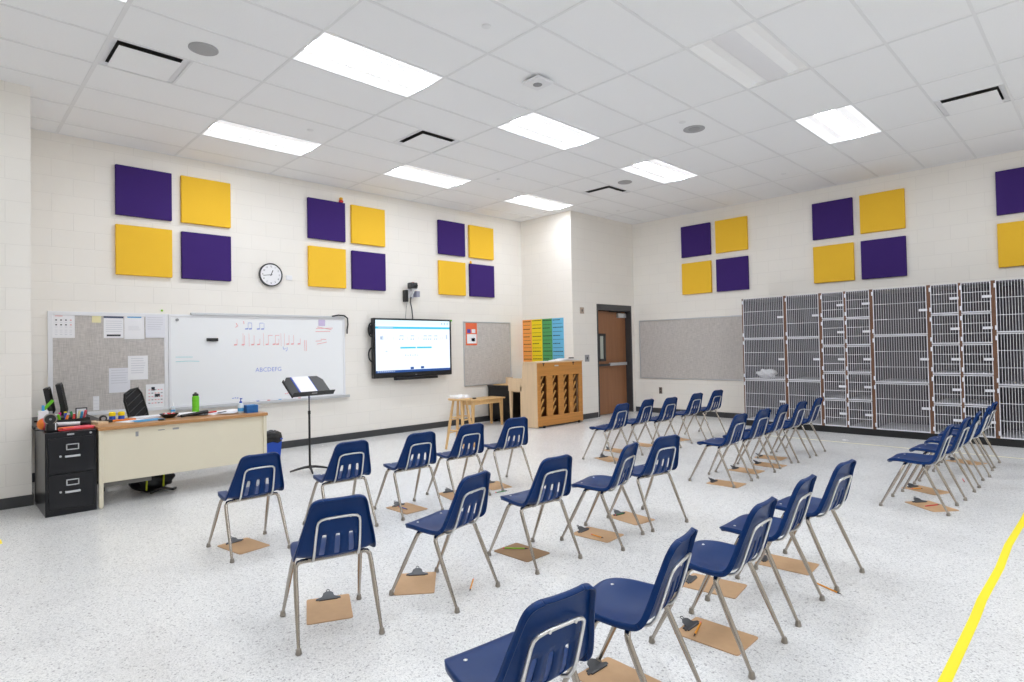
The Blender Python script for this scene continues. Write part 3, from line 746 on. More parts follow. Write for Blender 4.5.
# desk faces +Y-ish / camera side lip; local x = right along the view, local y = up the slope
ua = math.radians(97)
tilt = math.radians(40)
right = Vector((math.cos(ua), math.sin(ua), 0)); back = Vector((-math.sin(ua), math.cos(ua), 0))
up = (back * math.cos(tilt) + Vector((0, 0, math.sin(tilt)))).normalized(); nrm = right.cross(up).normalized()
c = Vector((MX, MY, .968))
T = Matrix(((right.x, up.x, nrm.x, c.x), (right.y, up.y, nrm.y, c.y), (right.z, up.z, nrm.z, c.z), (0, 0, 0, 1)))
MB().prism([(-.25, -.12), (.25, -.12), (.25, .13), (.20, .195), (-.20, .195), (-.25, .13)], -.002, .002, T=T).build('desk_plate', BLACK, t, bevel=.002)
lip = MB().box(-.27, .27, -.125, -.119, 0, .055, T=T).box(-.27, .27, -.125, -.119, -.012, 0, T=T)
lip.build('ledge', BLACK, t, bevel=.002)
MB().cb((0, -.1255, .028), (.07, .002, .016), T=T).build('badge', MGREY, t)
for sg in (-1,):
    MB().prism([(-.262, -.12), (-.25, -.12), (-.25, .16), (-.262, .15)], -.03, .002, T=T).build('side_flap', BLACK, t)
t2 = thing('sheet_music', 'white pages with a blue edge resting on the music stand', 'sheet music', tuple(c))
MB().box(-.14, .07, -.117, .185, .004, .012, T=T).build('page', PAPER, t2)
MB().box(-.155, .085, -.118, .19, .0025, .004, T=T).build('folder', BLUE, t2)

# ------------------------------------------------------------------ filing cabinet
FX0, FX1, FY0, FY1, FZ = -7.15, -6.49, .70, 1.07, .725
t = thing('file_cabinet', 'black two-drawer file cabinet at the end of the teacher desk', 'file cabinet', ((FX0 + FX1) / 2, .885, 0))
MB().box(FX0, FX1, FY0, FY1, .0, FZ).build('body', BLACKM, t, bevel=.004)
for k, (z0, z1) in enumerate(((.055, .355), (.365, .675))):
    d = MB().box(FX1, FX1 + .016, FY0 + .022, FY1 - .022, z0, z1).build('drawer', BLACKM, t, bevel=.004)
    zc = z0 + .20
    mb = MB(); y0, y1 = .845, .938
    for a in ((y0, y1, zc + .045, zc + .053), (y0, y1, zc, zc + .008), (y0, y0 + .008, zc, zc + .053), (y1 - .008, y1, zc, zc + .053)): mb.box(FX1 + .016, FX1 + .022, *a)
    mb.build('label_holder', ALU, d)
    MB().box(FX1 + .022, FX1 + .040, .835, .945, zc - .062, zc - .045).box(FX1 + .014, FX1 + .024, .838, .848, zc - .062, zc - .045).box(FX1 + .014, FX1 + .024, .932, .942, zc - .062, zc - .045).build('handle', ALU, d, bevel=.002)
    MB().cyl((FX1 + .012, .805, zc - .05), (FX1 + .024, .805, zc - .05), .009).build('latch', ALU, d)
MB().cyl((FX1 - .002, 1.025, .70), (FX1 + .01, 1.025, .70), .009).build('lock', ALU, t)
MB().cb((FX1 + .002, .88, .70), (.004, .05, .012)).build('badge', ALU, t)

# ------------------------------------------------------------------ teacher desk
DX0, DX1, DY0_, DY1_ = -7.24, -6.48, 1.085, 2.60
t = thing('teacher_desk', 'cream metal teacher desk with wood-grain top and closed front', 'desk', (-6.86, 1.84, 0))
MB().box(DX0, DX1 + .012, DY0_ - .005, DY1_ + .01, .705, .738).build('desktop', DESKTOP, t, bevel=.004)
MB().box(DX1 - .03, DX1 - .018, DY0_ + .03, DY1_ - .03, .225, .705).build('front_panel', CREAM, t, bevel=.002)
for y in (DY0_, DY1_ - .035):
    MB().box(DX1 - .035, DX1, y, y + .035, 0.012, .705).cyl((DX1 - .018, y + .018, 0), (DX1 - .018, y + .018, .014), .014).build('leg', CREAM, t, bevel=.003)
    MB().box(DX0 + .01, DX0 + .045, y, y + .035, 0, .705).build('leg', CREAM, t, bevel=.003)
    MB().box(DX0 + .045, DX1 - .035, y + .01, y + .02, .23, .705).build('side_panel', CREAM, t)
for y in (DY0_ + .03, DY1_ - .45):
    p = MB().box(DX0 + .02, DX1 - .06, y, y + .40, .18 if y < 1.5 else .40, .70).build('pedestal', mat('desk_pedestal' + str(y), (120, 118, 114), .5), t, bevel=.003)
    for z in ((.2, .37, .54) if y < 1.5 else (.54,)): MB().box(DX0 + .005, DX0 + .02, y + .01, y + .39, z, z + .155).build('drawer', CREAM, p, bevel=.003)
MB().box(DX1 - .019, DX1 - .016, 1.376, 1.40, .62, .665).build('key_plate', MGREY, t)
MB().box(DX1 - .019, DX1 - .016, 1.565, 1.62, .655, .662).build('label', MGREY, t)
MB().box(DX1 - .019, DX1 - .016, 1.69, 1.745, .65, .668).build('label', MGREY, t)

# computer table behind the filing cabinet
t = thing('computer_table', 'dark narrow computer table behind the file cabinet', 'table', (-7.8, .95, 0))
MB().box(-8.42, -7.26, .70, 1.28, .69, .722).build('table_top', BLACK, t, bevel=.003)
for x in (-8.38, -7.3):
    for y in (.73, 1.25): MB().box(x - .018, x + .018, y - .018, y + .018, 0, .69).build('leg', BLACK, t)
ZD = .738; ZF = FZ
def mon(cx, cy, rz, w, h, z, label, zs):
    t = thing('computer_monitor', label, 'monitor', (cx, cy, z), rz, 'monitors on the computer table')
    MB().cb((0, 0, zs + h / 2), (.045, w, h), ry=-.17).build('screen_housing', BLACK, t, bevel=.005, world=False)
    MB().cb((.0245, 0, zs + h / 2 + .0), (.002, w - .03, h - .03), ry=-.17).build('screen', HOLE, t, world=False)
    MB().cb((.0, 0, zs + .03), (.03, .05, .12)).build('stand_neck', BLACK, t, world=False)
    MB().cb((-.03, 0, .008), (.18, .24, .016)).build('stand_base', BLACK, t, bevel=.005, world=False)
mon(-7.80, .985, math.radians(81), .46, .31, .722, 'black computer monitor seen edge-on, the front one of two', .075)
mon(-7.84, .885, math.radians(81), .40, .27, .722, 'black computer monitor behind another, by the wall', .075)

def desk_items():
    # on the filing cabinet
    t = thing('folder_stack', 'pink and red folders on the front of the file cabinet', 'folder', (-6.66, .93, ZF))
    MB().cb((-6.66, .93, ZF + .006), (.17, .26, .010), rz=.06).build('folder', RED, t, bevel=.002)
    MB().cb((-6.67, .95, ZF + .016), (.14, .24, .010), rz=.14).build('folder', SKIN, t, bevel=.002)
    MB().cb((-6.62, .86, ZF + .024), (.025, .12, .006), rz=.1).build('folder_tab', ORANGE, t)
    t = thing('webcam', 'round black and silver device on the corner of the file cabinet', 'camera', (-6.62, .76, ZF))
    MB().box(-6.665, -6.575, .72, .80, ZF, ZF + .075).build('base', BLACK, t, bevel=.01)
    MB().cyl((-6.65, .755, ZF + .112), (-6.585, .75, ZF + .112), .048, 24).build('head', CHROMEW, t)
    MB().cyl((-6.59, .75, ZF + .112), (-6.580, .749, ZF + .112), .040, 24).build('lens', BLACK, t)
    MB().cyl((-6.581, .749, ZF + .112), (-6.577, .749, ZF + .112), .010, 12).build('lens_cap', MGREY, t)
    MB().cyl((-6.62, .755, ZF + .155), (-6.62, .755, ZF + .180), .014, 12).build('knob', MGREY, t)
    MB().cb((-6.573, .785, ZF + .045), (.004, .008, .06)).build('trim_strip', PAPER, t)
    t = thing('toy_ball', 'pink and orange foam ball on the file cabinet beside the wall', 'ball', (-6.80, .73, ZF))
    for k, m in enumerate((MAG, SKIN, ORANGE)):
        a0, a1 = [-PI / 2 + PI * q / 3 for q in (k, k + 1)]
        pr = [(max(.001, .055 * math.cos(a0 + (a1 - a0) * q / 6)), .055 * math.sin(a0 + (a1 - a0) * q / 6)) for q in range(7)]
        MB().lathe(pr, 20, T=Matrix.Translation((-6.80, .73, ZF + .055)) @ Matrix.Rotation(-1.2, 4, 'Z') @ Matrix.Rotation(PI / 2, 4, 'Y')).build('ball_band', m, t, smooth=60)
    o = MB().tube([(-6.60, .73, ZF + .01), (-6.56, .70, ZF + .015), (-6.57, .655, ZF + .03), (-6.62, .64, ZF + .03), (-6.66, .66, ZF + .015), (-6.68, .70, ZF + .008)], .004, 6).build('cable', BLACK)
    tag(o, 'black cable loop poking past the wall at the file cabinet', 'cable')
    o = MB().cb((-7.02, .745, ZF + .08), (.10, .07, .16)).build('tissue_box', PAPER, bevel=.003); tag(o, 'white patterned box on the back corner of the file cabinet', 'box')
    o = MB().cb((-7.02, .745, ZF + .185), (.03, .02, .05)).build('blue_cap', BLUE2, bevel=.003); tag(o, 'small teal cap on top of the white box', 'cap')
    t = thing('rolled_paper', 'white paper tube with black end across the file cabinet', 'paper roll', (-6.80, .92, ZF + .03))
    MB().cyl((-6.89, .82, ZF + .035), (-6.80, 1.00, ZF + .035), .018).build('tube', PAPER, t); MB().cyl((-6.80, 1.00, ZF + .035), (-6.765, 1.07, ZF + .035), .020).build('end_cap', BLACK, t)
    t = thing('green_pole_flag', 'bright green strip leaning beside the monitors', 'ruler', (-7.5, .77, .73))
    MB().tube([(-7.42, .765, .725), (-7.42, .765, .81)], .006, 6).build('handle', BLACK, t)
    MB().cb((-7.435, .81, .885), (.008, .028, .18), rx=-.7).build('blade', GREEN, t)
    # tray of pencils and toys
    t = thing('desk_tray', 'black tray full of colourful pens and small toys behind file cabinet', 'tray', (-7.06, 1.0, ZD))
    TT = Matrix.Translation((-7.04, .955, ZF)) @ Matrix.Rotation(.15, 4, 'Z')
    MB().box(-.09, .09, -.13, .13, 0, .006, T=TT).box(.084, .09, -.13, .13, .006, .07, T=TT).box(-.09, -.084, -.13, .13, .006, .07, T=TT).box(-.084, .084, -.13, -.124, .006, .07, T=TT).box(-.084, .084, .124, .13, .006, .07, T=TT).build('tray', BLACK, t)
    cols = [(MAG, 'magenta'), (GREEN, 'green'), (ORANGE, 'orange'), (BLUE, 'blue'), (P_YE, 'yellow'), (RED, 'red'), (DGREEN, 'dark green'), (STICKY, 'cream'), (BLUE2, 'light blue'), (SKIN, 'pink')]
    random.seed(5)
    for k, (m, cn) in enumerate(cols):
        x, y = random.uniform(-.06, .06), -.11 + .22 * k / 9
        p0 = TT @ Vector((x, y, .02)); p1 = TT @ Vector((x * .7 + random.uniform(-.04, .04), y + random.uniform(-.03, .03), .10 + .035 * random.random()))
        o = MB().tube([p0, p1], .011, 8).build('marker', m); tag(o, cn + ' marker standing in the black desk tray', 'marker', 'markers in the black desk tray')
    t = thing('photo_frame', 'small black picture frame standing beside the monitor', 'picture frame', (-7.45, 1.13, .722))
    MB().cb((-7.45, 1.10, .80), (.012, .10, .12)).build('frame', BLACK, t, bevel=.002); MB().cb((-7.4435, 1.10, .802), (.002, .08, .095)).build('photo', PAPER2, t)
    # on the desk
    pap('manila_folder', 'cream paper heap on the desk corner next to file cabinet', -6.86, 1.135, ZD, .22, .09, .3, OAKL, .022, 'paper')
    t = thing('tape_dispenser', 'small black tape dispenser near the left of the desk', 'tape dispenser', (-6.9, 1.20, ZD))
    MB().cb((-6.90, 1.20, ZD + .012), (.06, .13, .024)).cyl((-6.92, 1.19, ZD + .04), (-6.88, 1.19, ZD + .04), .032, 20).build('body', BLACK, t, bevel=.003)
    MB().cyl((-6.915, 1.19, ZD + .04), (-6.877, 1.19, ZD + .04), .018, 16).build('tape_roll', MGREY, t)
    for k, (x, y) in enumerate(((-7.07, 1.297), (-7.055, 1.372))):
        t = thing('toy_figure', ['yellow capped jar with blue base on the desk, left of two', 'yellow capped jar with blue base on the desk, right of two'][k], 'jar', (x, y, ZD), 0, 'yellow and blue jars on the desk')
        MB().lathe([(.024, 0), (.028, .005), (.028, .035), (.024, .042)], 16).build('jar', BLUE, t, world=False)
        MB().lathe([(.024, .042), (.030, .045), (.030, .075), (.022, .082), (.004, .084)], 16).build('lid', P_YE, t, world=False)
    o = MB().cb((-6.93, 1.36, ZD + .008), (.05, .22, .014), rz=-.15).build('pencil_case', ORANGE, bevel=.004); tag(o, 'orange red pencil case lying on the desk before the jars', 'case')
    pap('paper', 'light blue paper lying on the desk', -6.74, 1.53, ZD, .16, .26, .25, BLUE2, .006)
    pap('paper', 'white paper under the light blue one on the desk', -6.80, 1.42, ZD, .17, .24, .5, PAPER, .004)
    pap('magazine', 'white magazine at the back of the desk before the office chair', -7.02, 1.60, ZD, .20, .28, .1, PAPER2, .016)
    o = MB().cb((-6.62, 1.62, ZD + .008), (.03, .05, .012)).build('usb_drive', BLACK, bevel=.003); tag(o, 'tiny black gadget on the blue paper edge', 'gadget')
    t = thing('bowl', 'dark bowl with red things in it on the desk', 'bowl', (-6.83, 1.745, ZD))
    MB().lathe([(.04, 0), (.05, .004), (.085, .038), (.088, .045), (.080, .043), (.046, .012), (.01, .010)], 28).build('bowl', BLACK, t, world=False)
    random.seed(3)
    for k in range(6):
        a = k * PI / 3; r = .04
        MB().lathe([(.004, -.016), (.018, -.006), (.02, .004), (.004, .016)], 10, T=Matrix.Translation((r * math.cos(a), r * math.sin(a), .034))).build('sweet', [RED, RED, PAPER][k % 3], t, world=False)
    t = thing('binder', 'black and white ring binder lying open on the desk', 'binder', (-6.86, 1.96, ZD))
    MB().cb((-6.88, 1.985, ZD + .004), (.24, .28, .006), rz=-.35).build('cover', BLACK, t)
    MB().cb((-6.90, 1.975, ZD + .016), (.20, .24, .016), rz=-.35).build('page', PAPER, t)
    MB().tube([(-6.70, 1.82, ZD + .018), (-6.79, 2.10, ZD + .034)], [.014, .018], 8).build('spine', BLACK, t)
    o = MB().tube([(-6.80, 2.10, ZD + .02), (-6.76, 2.18, ZD + .03)], .008, 8).build('red_pen', RED); tag(o, 'red pen poking out by the binder on the desk', 'pen')
    t = thing('water_bottle', 'lime green water bottle with black cap on the desk', 'bottle', (-7.10, 2.075, ZD))
    MB().lathe([(.030, 0), (.035, .006), (.0355, .06), (.034, .063), (.0355, .067), (.0355, .125), (.034, .128), (.0355, .132), (.035, .175), (.028, .192)], 24).build('body', GREEN, t, world=False)
    MB().lathe([(.030, .190), (.031, .205), (.024, .213), (.012, .216), (.012, .226), (.004, .228)], 20).build('cap', BLACK, t, world=False)
    t = thing('glue_bottle', 'small white bottle with blue label at the back of desk', 'bottle', (-7.19, 1.875, ZD))
    MB().lathe([(.020, 0), (.022, .004), (.022, .075), (.010, .088)], 16).build('body', CLEARP, t, world=False)
    MB().lathe([(.0225, .03), (.0225, .05), (.021, .051)], 16).build('label', BLUE2, t, world=False)
    MB().lathe([(.010, .087), (.008, .11), (.003, .125)], 12).build('nozzle', PAPER, t, world=False)
    t = thing('hand_sanitizer', 'clear pump bottle with blue top near the right desk end', 'bottle', (-6.66, 2.395, ZD))
    MB().lathe([(.028, 0), (.031, .005), (.031, .085), (.024, .104), (.012, .11)], 20).build('body', CLEARP, t, world=False)
    MB().lathe([(.013, .109), (.014, .125), (.006, .128), (.005, .150), (.010, .152), (.010, .16), (.003, .162)], 14).cb((.018, 0, .156), (.036, .010, .008)).build('pump', BLUE, t, world=False)
    MB().lathe([(.0314, .02), (.0314, .055), (.031, .056)], 20).build('label', BLUE2, t, world=False)
    t = thing('tissue_box', 'blue tissue box at the right end of the desk', 'tissue box', (-6.60, 2.49, ZD))
    MB().box(-6.69, -6.58, 2.43, 2.55, ZD, ZD + .082).build('box', mat('tissue_blue', (30, 100, 170), .5, noise=.25, nscale=25), t, bevel=.002)
    MB().box(-6.655, -6.615, 2.455, 2.525, ZD + .082, ZD + .084).build('opening', BLUE2, t)
    for k, (x, y, r) in enumerate(((-6.82, 2.24, .2), (-6.95, 2.26, -.3), (-7.0, 2.40, .5), (-6.76, 2.30, .9))):
        pap('paper', 'loose white paper on the right half of the desk, ' + ['lowest', 'second', 'third', 'topmost'][k] + ' of the spread', x, y, ZD + .003 * k, .2, .26, r, [PAPER, PAPER2][k % 2], .003, group='loose papers on the right half of the desk')
    o = MB().tube([(-6.72, 2.18, ZD + .018), (-6.80, 2.29, ZD + .018)], .005, 8).build('pen', INK); tag(o, 'dark pen on the loose papers of the desk', 'pen')
desk_items()

# office chair behind the desk
t = thing('office_chair', 'black mesh-backed office chair behind the teacher desk', 'office chair', (-7.55, 1.60, 0), 0)
ox, oy = -7.62, 1.60
mb = MB()
TB = Matrix.Translation((-7.52, 1.655, .60)) @ Matrix.Rotation(math.radians(32), 4, 'Z') @ Matrix.Rotation(math.radians(19), 4, 'X') @ Matrix.Diagonal((1, .92, .98, 1))
outer = [(-.11, 0), (-.125, .15), (-.12, .36), (-.09, .43), (0, .445), (.09, .43), (.12, .36), (.125, .15), (.11, 0)]
TQ = TB @ Matrix(((0, 0, 1, 0), (1, 0, 0, 0), (0, 1, 0, 0), (0, 0, 0, 1)))
MB().prism([(x * .93, y * .97 + .008) for x, y in outer], -.004, .004, T=TQ).build('backrest', MESHB, t)
MB().tube([TQ @ Vector((x, y, 0)) for x, y in outer], .013, 8, closed=True).build('back_frame', BLACK, t)
for k in range(5):
    MB().tube([TQ @ Vector((-.11, .06 + .08 * k, .006)), TQ @ Vector((.11, .12 + .08 * k, .006))], .004, 6).build('back_rib', DGREY, t)
MB().cb((-7.58, 1.60, .47), (.46, .46, .07)).build('seat', MESHB, t, bevel=.03, seg=3)
MB().tube([(-7.52, 1.58, .44), (-7.48, 1.56, .52), (-7.50, 1.57, .64)], .018, 8).build('back_support', BLACK, t)
MB().cyl((-7.58, 1.60, .09), (-7.58, 1.60, .44), .025).build('gas_lift', BLACK, t)
for k in range(5):
    a = k * 2 * PI / 5 + .95
    e = (-7.58 + .29 * math.cos(a), 1.60 + .29 * math.sin(a))
    l = MB().tube([(-7.58, 1.60, .11), (e[0], e[1], .075)], [.026, .018], 8).build('base_arm', BLACK, t)
    MB().cyl((e[0] - .02, e[1], .032), (e[0] + .02, e[1], .032), .032).cyl((e[0], e[1], .04), (e[0], e[1], .08), .008).build('caster', BLACK, l)
# backpack under the desk
t = thing('backpack', 'black and yellow backpack slumped on the floor under the desk', 'backpack', (-6.93, 1.62, 0))
bm = bmesh.new(); bmesh.ops.create_icosphere(bm, subdivisions=4, radius=1)
for v in bm.verts:
    n = .08 * math.sin(v.co.x * 6 + v.co.y * 5) + .06 * math.sin(v.co.z * 9 + v.co.y * 8)
    v.co = Vector((v.co.x * .14, v.co.y * .19, v.co.z * .13)) * (1 + n)
    v.co += Vector((-6.94, 1.62, .125)); v.co.z = max(v.co.z, .001)
MBb = MB(); MBb.v = [tuple(v.co) for v in bm.verts]; MBb.f = [[v.index for v in f.verts] for f in bm.faces]; MBb.m = [0] * len(MBb.f); bm.free()
MBb.build('bag', BLACK, t, smooth=70)
for y in (1.53, 1.68): MB().tube([(-6.80, y, .04), (-6.785, y, .12), (-6.81, y + .01, .19), (-6.88, y + .01, .25)], .009, 6).build('yellow_piping', mat('piping' + str(y), (190, 200, 40), .6), t)
MB().tube([(-6.80, 1.56, .01), (-6.76, 1.66, .05), (-6.78, 1.76, .015), (-6.84, 1.80, .01)], .014, 6).build('strap', BLACK, t)

# waste bin
t = thing('waste_bin', 'blue recycling bin with a black liner behind the desk end', 'bin', (-7.24, 2.85, 0))
T = Matrix.Translation((-7.24, 2.85, 0))
def frus(a, b, z0, z1, th=.004):
    m = MB(); P = []
    for s_, z in ((a, z0), (b, z1)): P.append([(-s_[0], -s_[1], z), (s_[0], -s_[1], z), (s_[0], s_[1], z), (-s_[0], s_[1], z)])
    vs = P[0] + P[1] + [(x * .96, y * .96, z) for x, y, z in P[1]] + [(x * .96, y * .96, z + .01) for x, y, z in P[0]]
    fs = [(3, 2, 1, 0)] + [(i, (i + 1) % 4, 4 + (i + 1) % 4, 4 + i) for i in range(4)] + [(4 + i, 4 + (i + 1) % 4, 8 + (i + 1) % 4, 8 + i) for i in range(4)] + [(8 + i, 8 + (i + 1) % 4, 12 + (i + 1) % 4, 12 + i) for i in range(4)] + [(12, 13, 14, 15)]
    return m.add(vs, fs, 0, T)
frus((.115, .16), (.135, .185), 0, .345).build('body', BLUE, t, bevel=.004)
MB().box(-.142, .142, -.192, .192, .335, .352, T=T).build('rim', BLUE, t, bevel=.004)
mb = MB(); n = 24
ring = lambda s_, z, w_: [(s_ * .14 * max(-1, min(1, 1.3 * math.cos(2 * PI * k / n))), s_ * .19 * max(-1, min(1, 1.3 * math.sin(2 * PI * k / n))), z + w_ * math.sin(k * 2.4)) for k in range(n)]
rs = [ring(1.04, .31, .012), ring(1.06, .36, .006), ring(1.0, .41, .010), ring(.8, .43, .012), ring(.5, .40, .01)]
mb.add([p for r in rs for p in r], [(i * n + k, i * n + (k + 1) % n, (i + 1) * n + (k + 1) % n, (i + 1) * n + k) for i in range(4) for k in range(n)] + [tuple(range(4 * n, 5 * n))], 0, T)
mb.build('liner', BINBAG, t, smooth=60)

# ------------------------------------------------------------------ door
FT = .10
t = thing('door_1', None, None, (XC, 9.9, 0)); del t['label']; del t['category']; t['kind'] = 'structure'; t['label'] = 'brown wooden door with panic bar and narrow window in a dark frame'
fo = .03; rec = .13
MB().box(XC - rec - .04, XC + .012, DY0, DY0 + fo, 0, DZ - FT).box(XC - rec - .04, XC + .012, DY1 - fo, DY1, 0, DZ - FT).box(XC - rec - .04, XC + .012, DY0, DY1, DZ - FT, DZ + .02).build('door_frame', FRAMED, t, bevel=.003)
ly0, ly1, lz1 = DY0 + fo + .003, DY1 - fo - .003, DZ - FT - .004
XD = XC - rec
wy0, wy1, wz0, wz1 = 9.57, 9.77, 1.10, 1.62
MB().box(XD - .04, XD, ly0, wy0, .01, lz1).box(XD - .04, XD, wy1, ly1, .01, lz1).box(XD - .04, XD, wy0, wy1, .01, wz0).box(XD - .04, XD, wy0, wy1, wz1, lz1).build('door_leaf', DOORW, t)
MB().box(XD - .044, XD + .006, wy0 - .02, wy0 + .03, wz0 - .02, wz1 + .02).box(XD - .044, XD + .006, wy1 - .03, wy1 + .02, wz0 - .02, wz1 + .02).box(XD - .044, XD + .006, wy0, wy1, wz0 - .02, wz0 + .03).box(XD - .044, XD + .006, wy0, wy1, wz1 - .03, wz1 + .02).build('window_trim', FRAMED, t)
MB().box(XD - .03, XD - .02, wy0 + .02, wy1 - .02, wz0 + .02, wz1 - .02).build('glass', GLASSL, t)
MB().box(XD + .03, XD + .06, 9.40, 9.84, .985, 1.03).box(XD, XD + .03, 9.41, 9.47, .975, 1.04).build('panic_bar_housing', DGREY, t, bevel=.004)
MB().box(XD + .03, XD + .075, 9.84, 10.42, .985, 1.045).box(XD, XD + .03, 10.36, 10.42, .985, 1.04).build('panic_bar', ALU, t, bevel=.005)
MB().box(XD, XD + .055, 10.18, 10.45, 1.97, 2.06).build('door_closer', ALU, t, bevel=.004)
MB().tube([(XD + .03, 10.3, 2.075), (XD + .08, 10.05, 2.085), (XD + .04, 9.88, 2.09)], .010, 6).build('closer_arm', DGREY, t)
def plate(x, y, z, h, w_, nm, label, cat, m=MGREY, part='toggle'):
    t = thing(nm, label, cat, (x, y, z)); MB().box(x, x + .006, y - w_ / 2, y + w_ / 2, z - h / 2, z + h / 2).build('cover_plate', m, t, bevel=.001); MB().box(x + .006, x + .012, y - .012, y + .012, z - .022, z + .022).build(part, DGREY, t)
plate(XC, 8.885, 2.075, .12, .12, 'alarm_plate', 'small tan plate high on the wall left of the door', 'wall plate', mat('tan_plate', (178, 160, 145), .5))
plate(XC, 9.01, 1.16, .13, .13, 'light_switch', 'grey light switch plate at hand height left of the door', 'light switch')
t = thing('wall_outlet', 'brown wall outlet low on the back wall under the tackboard', 'outlet', (-6.55, YB, .46))
MB().box(-6.585, -6.515, YB - .006, YB, .395, .525).build('cover_plate', mat('outlet_brown', (120, 105, 95), .5), t, bevel=.001)
for z in (.43, .49): MB().box(-6.567, -6.533, YB - .010, YB - .006, z - .014, z + .014).build('socket', DGREY, t)

# ------------------------------------------------------------------ wire-door lockers
LZ0, LZ1 = .10, 2.137
def locker_unit(x0, cols, label):
    """cols: list of (width, doors)"""
    tot = sum(c[0] for c in cols)
    t = thing('instrument_locker', label, 'locker', (x0 + tot / 2, (YK + YB) / 2, 0), 0, 'instrument lockers along the back wall')
    th = .019
    b = MB()
    b.box(x0, x0 + th, YK, YB - .01, LZ0, LZ1).box(x0 + tot - th, x0 + tot, YK, YB - .01, LZ0, LZ1)
    b.box(x0 + th, x0 + tot - th, YB - .03, YB - .012, LZ0, LZ1)
    b.build('carcass', LAMG, t)
    MB().box(x0 + th, x0 + tot - th, YK + .01, YB - .03, LZ1 - .03, LZ1 - .004).build('top_panel', LAMG, t)
    MB().box(x0, x0 + tot, YK + .03, YB - .02, 0, LZ0).build('toe_kick', BLACK, t)
    ed = MB().box(x0 - .001, x0 + th + .003, YK - .004, YK, LZ0, LZ1).box(x0 + tot - th - .003, x0 + tot + .001, YK - .004, YK, LZ0, LZ1)
    xs = x0
    for k, (wd, nd) in enumerate(cols):
        if k:
            MB().box(xs - th / 2, xs + th / 2, YK, YB - .03, LZ0, LZ1).build('divider', LAMG, t)
            ed.box(xs - .015, xs + .015, YK - .004, YK, LZ0, LZ1)
        a = xs + (th + .004 if k == 0 else .015); c = xs + wd - (th + .004 if k == len(cols) - 1 else .015)
        H = (LZ1 - LZ0) / nd
        for q in range(nd):
            z0, z1 = LZ0 + q * H, LZ0 + (q + 1) * H
            MB().box(a - .003, c + .003, YK + .004, YB - .03, z0, z0 + .018).build('shelf', LAMS, t)
            y = YK - .010
            d = MB()
            fz0, fz1 = z0 + .008, z1 - .006
            fr = .005
            d.box(a + .001, a + .011, y - .004, y + .004, fz0, fz1).box(c - .011, c - .001, y - .004, y + .004, fz0, fz1)
            d.box(a, c, y - fr, y + fr, fz0, fz0 + .011).box(a + .004, c - .004, y - fr, y + fr, fz1 - (.005 if q == nd - 1 else .011), fz1)
            nb = max(3, round((c - a) / .0305)); w_ = .0025
            for i in range(1, nb):
                x = a + .012 + (c - a - .024) * i / nb; d.box(x - w_, x + w_, y - w_, y + w_, fz0, fz1)
            for i in (1, 2):
                z = fz0 + (fz1 - fz0) * i / 3; d.box(a, c, y - .009, y - .003, z - .0035, z + .0035)
            door = d.build('door', WIRE, t)
            lz = (z0 + z1) / 2
            MB().box(c - .09, c + .008, y - .022, y - .009, lz - .017, lz + .017).build('latch', WIRE, door, bevel=.002)
            for hz in (fz0 + .06, fz1 - .06): MB().box(a - .014, a + .008, y - .012, y - .004, hz - .028, hz + .028).build('hinge', WIRE, door)
        xs += wd
    ed.build('edge_band', BROWN, t)
    return t
locker_unit(-4.432, [(.706, 3)], 'tall wire-door locker with three doors, leftmost, holding a white bag')
locker_unit(-3.726, [(.530, 3)], 'tall three-door wire locker, second from the left end')
locker_unit(-3.196, [(.343, 5), (.351, 5)], 'double wire locker with ten small doors, left of the widest one')
locker_unit(-2.502, [(.698, 3)], 'wide three-door wire locker in the middle between two small-door lockers')
locker_unit(-1.804, [(.345, 5), (.351, 5)], 'double wire locker with ten small doors behind the right chairs')
locker_unit(-1.108, [(.70, 3)], 'wide three-door wire locker cut off by the right edge')
t = thing('plastic_bag', 'crumpled white bag on a shelf inside the leftmost locker', 'bag', (-4.12, 9.98, .80))
bm = bmesh.new(); bmesh.ops.create_icosphere(bm, subdivisions=4, radius=1)
for v in bm.verts:
    n = .14 * math.sin(v.co.x * 7 + v.co.z * 5) + .10 * math.sin(v.co.z * 9 + v.co.y * 11)
    v.co = Vector((v.co.x * .15, v.co.y * .10, v.co.z * .075)) * (1 + n) + Vector((-4.12, 9.98, .87)); v.co.z = max(v.co.z, .7975)
MBb = MB(); MBb.v = [tuple(v.co) for v in bm.verts]; MBb.f = [[v.index for v in f.verts] for f in bm.faces]; MBb.m = [0] * len(MBb.f); bm.free()
MBb.build('bag', BAGW, t, smooth=70)

# ------------------------------------------------------------------ school chairs
# profile: (y, z, half width, side rise)
PROF = [(.168, .350, .055, 0), (.171, .362, .082, 0), (.167, .374, .106, .0), (.156, .385, .129, .001), (.133, .394, .150, .003), (.096, .398, .167, .006), (.043, .397, .180, .009),
        (-.02, .391, .187, .012), (-.08, .386, .191, .015), (-.128, .387, .194, .018), (-.155, .396, .195, .019), (-.176, .418, .192, .019),
        (-.189, .448, .186, .018), (-.203, .492, .175, .017), (-.217, .545, .161, .015), (-.230, .595, .148, .012), (-.241, .638, .138, .009), (-.249, .662, .131, .007),
        (-.254, .676, .121, .006), (-.258, .686, .102, .005), (-.260, .690, .080, .004)]
NS = 3
def cat4(P, n):
    out = []
    for i in range(len(P) - 1):
        q4 = [P[max(0, min(len(P) - 1, i + k))] for k in (-1, 0, 1, 2)]
        for q in range(n):
            t_ = q / n
            out.append([.5 * ((2 * b) + (-a + c_) * t_ + (2 * a - 5 * b + 4 * c_ - d) * t_ ** 2 + (-a + 3 * b - 3 * c_ + d) * t_ ** 3) for a, b, c_, d in zip(*q4)])
    out.append(list(P[-1])); return out
prof = cat4(PROF, NS)
